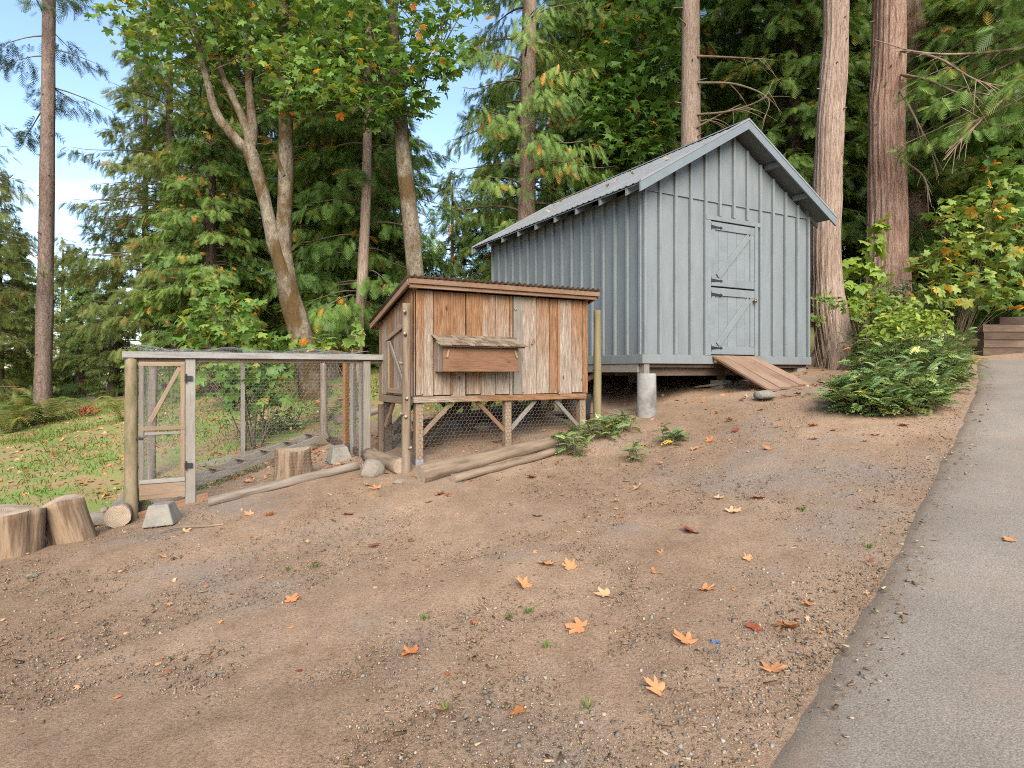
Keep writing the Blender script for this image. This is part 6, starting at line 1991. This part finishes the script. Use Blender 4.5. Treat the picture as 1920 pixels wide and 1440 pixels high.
def fallen_leaves():
    rs = np.random.default_rng(950)
    def leaf_me(seed, curl):
        r = np.random.default_rng(seed)
        V, T = tmpl_maple()
        V = V.copy()
        V[:, 2] = curl * (.35 * V[:, 0] ** 2 + .5 * V[:, 1] ** 2) * .8 + .05 * np.sin(7 * V[:, 0] + seed) * np.cos(6 * V[:, 1]) + .03
        V[1:, :2] *= r.uniform(.82, 1.12, (len(V) - 1, 1))
        V[:, 1] *= r.uniform(.7, 1.1)
        V[:, 2] += r.normal(0, .05, len(V)) * np.abs(V[:, 1])
        st = np.array([(.1, -.012, .04), (.1, .012, .04), (-.45, .05, .07)])
        V2 = np.vstack([V, st]); T2 = np.vstack([T, [[len(V), len(V) + 1, len(V) + 2]]])
        me = np_mesh('fallen_leaf', V2, T2, 3, np.full(len(T2), (.85, .3, .6, .12, .5, .75)[seed % 6]))
        me.materials.append(M['lf_dry'])
        return me
    ms = [leaf_me(i, c) for i, c in enumerate((.8, .5, 1.1, .6, 1.3, .9))]
    special = {(1237, 1300): ('large pale fallen maple leaf lying nearest the viewer', .85), (1093, 1180): ('curled orange fallen leaf on the dirt above the nearest pale leaf', 1.0),
               (780, 1228): ('orange-brown curled fallen leaf alone in the lower middle of the dirt', .95), (1300, 1000): ('pale tan fallen leaf, largest in the middle right of the dirt', 1.25),
               (1140, 1120): ('small pale fallen leaf upright on the dirt right of centre', .8), (1022, 1060): ('broad pale orange fallen leaf left of a smaller one, centre of the dirt', 1.0),
               (555, 1228): ('small orange fallen leaf alone in the lower left of the dirt', .55), (698, 1023): ('brown fallen leaf alone on the dirt below the coop log', .8),
               (1345, 937): ('bright orange fallen leaf below and right of the concrete pier', .75), (1425, 935): ('broad fallen leaf on the dirt between ramp and driveway', 1.0),
               (1318, 1108): ('narrow orange fallen leaf on the gravelly dirt near the driveway', .8), (1242, 1042): ('red-brown fallen leaf right of the centre of the dirt', .75),
               (345, 998): ('orange fallen leaf beside the bent stick below the gate', .8), (1885, 1028): ('single pale leaf lying on the asphalt driveway', .6)}
    rest = [(1158, 942), (1010, 970), (1070, 1070), (1235, 988), (1370, 962), (1225, 1075), (1400, 1052), (1565, 808), (1520, 800), (1640, 818), (1460, 800), (1240, 876), (1330, 830), (1375, 808), (1440, 845), (1530, 825), (1300, 845),
            (820, 930), (865, 967), (845, 932), (690, 912), (710, 918), (590, 1060), (545, 1130), (1520, 1140), (1410, 1185), (1490, 1185), (1290, 1212), (1448, 1265), (965, 1340), (985, 1105), (1240, 870), (1205, 840), (1150, 822), (1470, 745), (1500, 740), (1590, 700),
            (1540, 720), (470, 968), (505, 970), (305, 1047), (320, 1050), (1195, 918), (992, 895), (1045, 868), (725, 890), (1620, 830), (1700, 800), (1735, 770), (1425, 770), (1370, 790), (830, 1335), (800, 945), (650, 965)]
    k = 0
    for (px, py), (lab, s) in special.items():
        p = hit(px, py)
        o = link('fallen_leaf', ms[k % 6]); o.location = (p.x, p.y, p.z + (.008 if px < 1800 else .05)); 
        o.rotation_euler = (rs.normal(0, .15), rs.normal(0, .15), rs.uniform(0, 6.28)); q = .090 * s; o.scale = (q, q, q)
        tag(o, lab, 'leaf', 'fallen maple leaves'); k += 1
    for (px, py) in rest:
        p = hit(px, py)
        o = link('fallen_leaf', ms[k % 6]); o.location = (p.x, p.y, p.z + .008)
        o.rotation_euler = (rs.normal(0, .2), rs.normal(0, .2), rs.uniform(0, 6.28)); q = .08 * rs.uniform(.55, 1.15); o.scale = (q, q, q)
        tag(o, 'small orange-brown fallen maple leaf, one of many lying on the dirt', 'leaf', 'small fallen maple leaves'); k += 1
    # leaves lying on top of the run and on the roof
    for i, (lx, ly) in enumerate(((1.9, .2), (2.3, .4), (2.5, .15), (2.65, .5))):
        q = FL + Uv * lx + Vv * ly
        o = link('fallen_leaf', ms[i]); o.location = (q.x, q.y, RB + BT + .062); o.scale = (.09,) * 3; o.rotation_euler = (.2, -.1, i * 1.7)
        tag(o, 'orange leaf caught on the wire top of the run near the coop', 'leaf', 'leaves on the run top')
    for i in range(8):
        x = rs.uniform(-.2, 1.4); y = rs.uniform(.3, 4.6)
        q = P0 + Uv * x + Vv * y
        o = link('fallen_leaf', ms[i % 6]); o.location = (q.x, q.y, SZ + roofz(x) + .045); o.scale = (.06,) * 3; o.rotation_euler = (0, -.5, i * 1.7)
        tag(o, 'dry leaf lying on the metal slope of the shed roof', 'leaf', 'leaves on the shed roof')
fallen_leaves()

def scraps():
    p = on_ground(1342, 1209, .006)
    V, Fq = tube_np(spline([[-.018, 0, .0], [-.006, .004, .004], [.008, .002, .003], [.020, -.004, .0]], 8), np.full(8, .0045), 6)
    o = link('plastic_scrap', np_mesh('plastic_scrap', V, Fq, 4, smooth_=True), plain('blue_plastic', [(.3, (.01, .10, .38)), (.7, (.02, .16, .5))], 5, .4, 0))
    o.location = p; o.rotation_euler = (0, 0, -.5)
    tag(o, 'tiny blue plastic scrap on the gravelly dirt near the driveway', 'plastic scrap')
scraps()
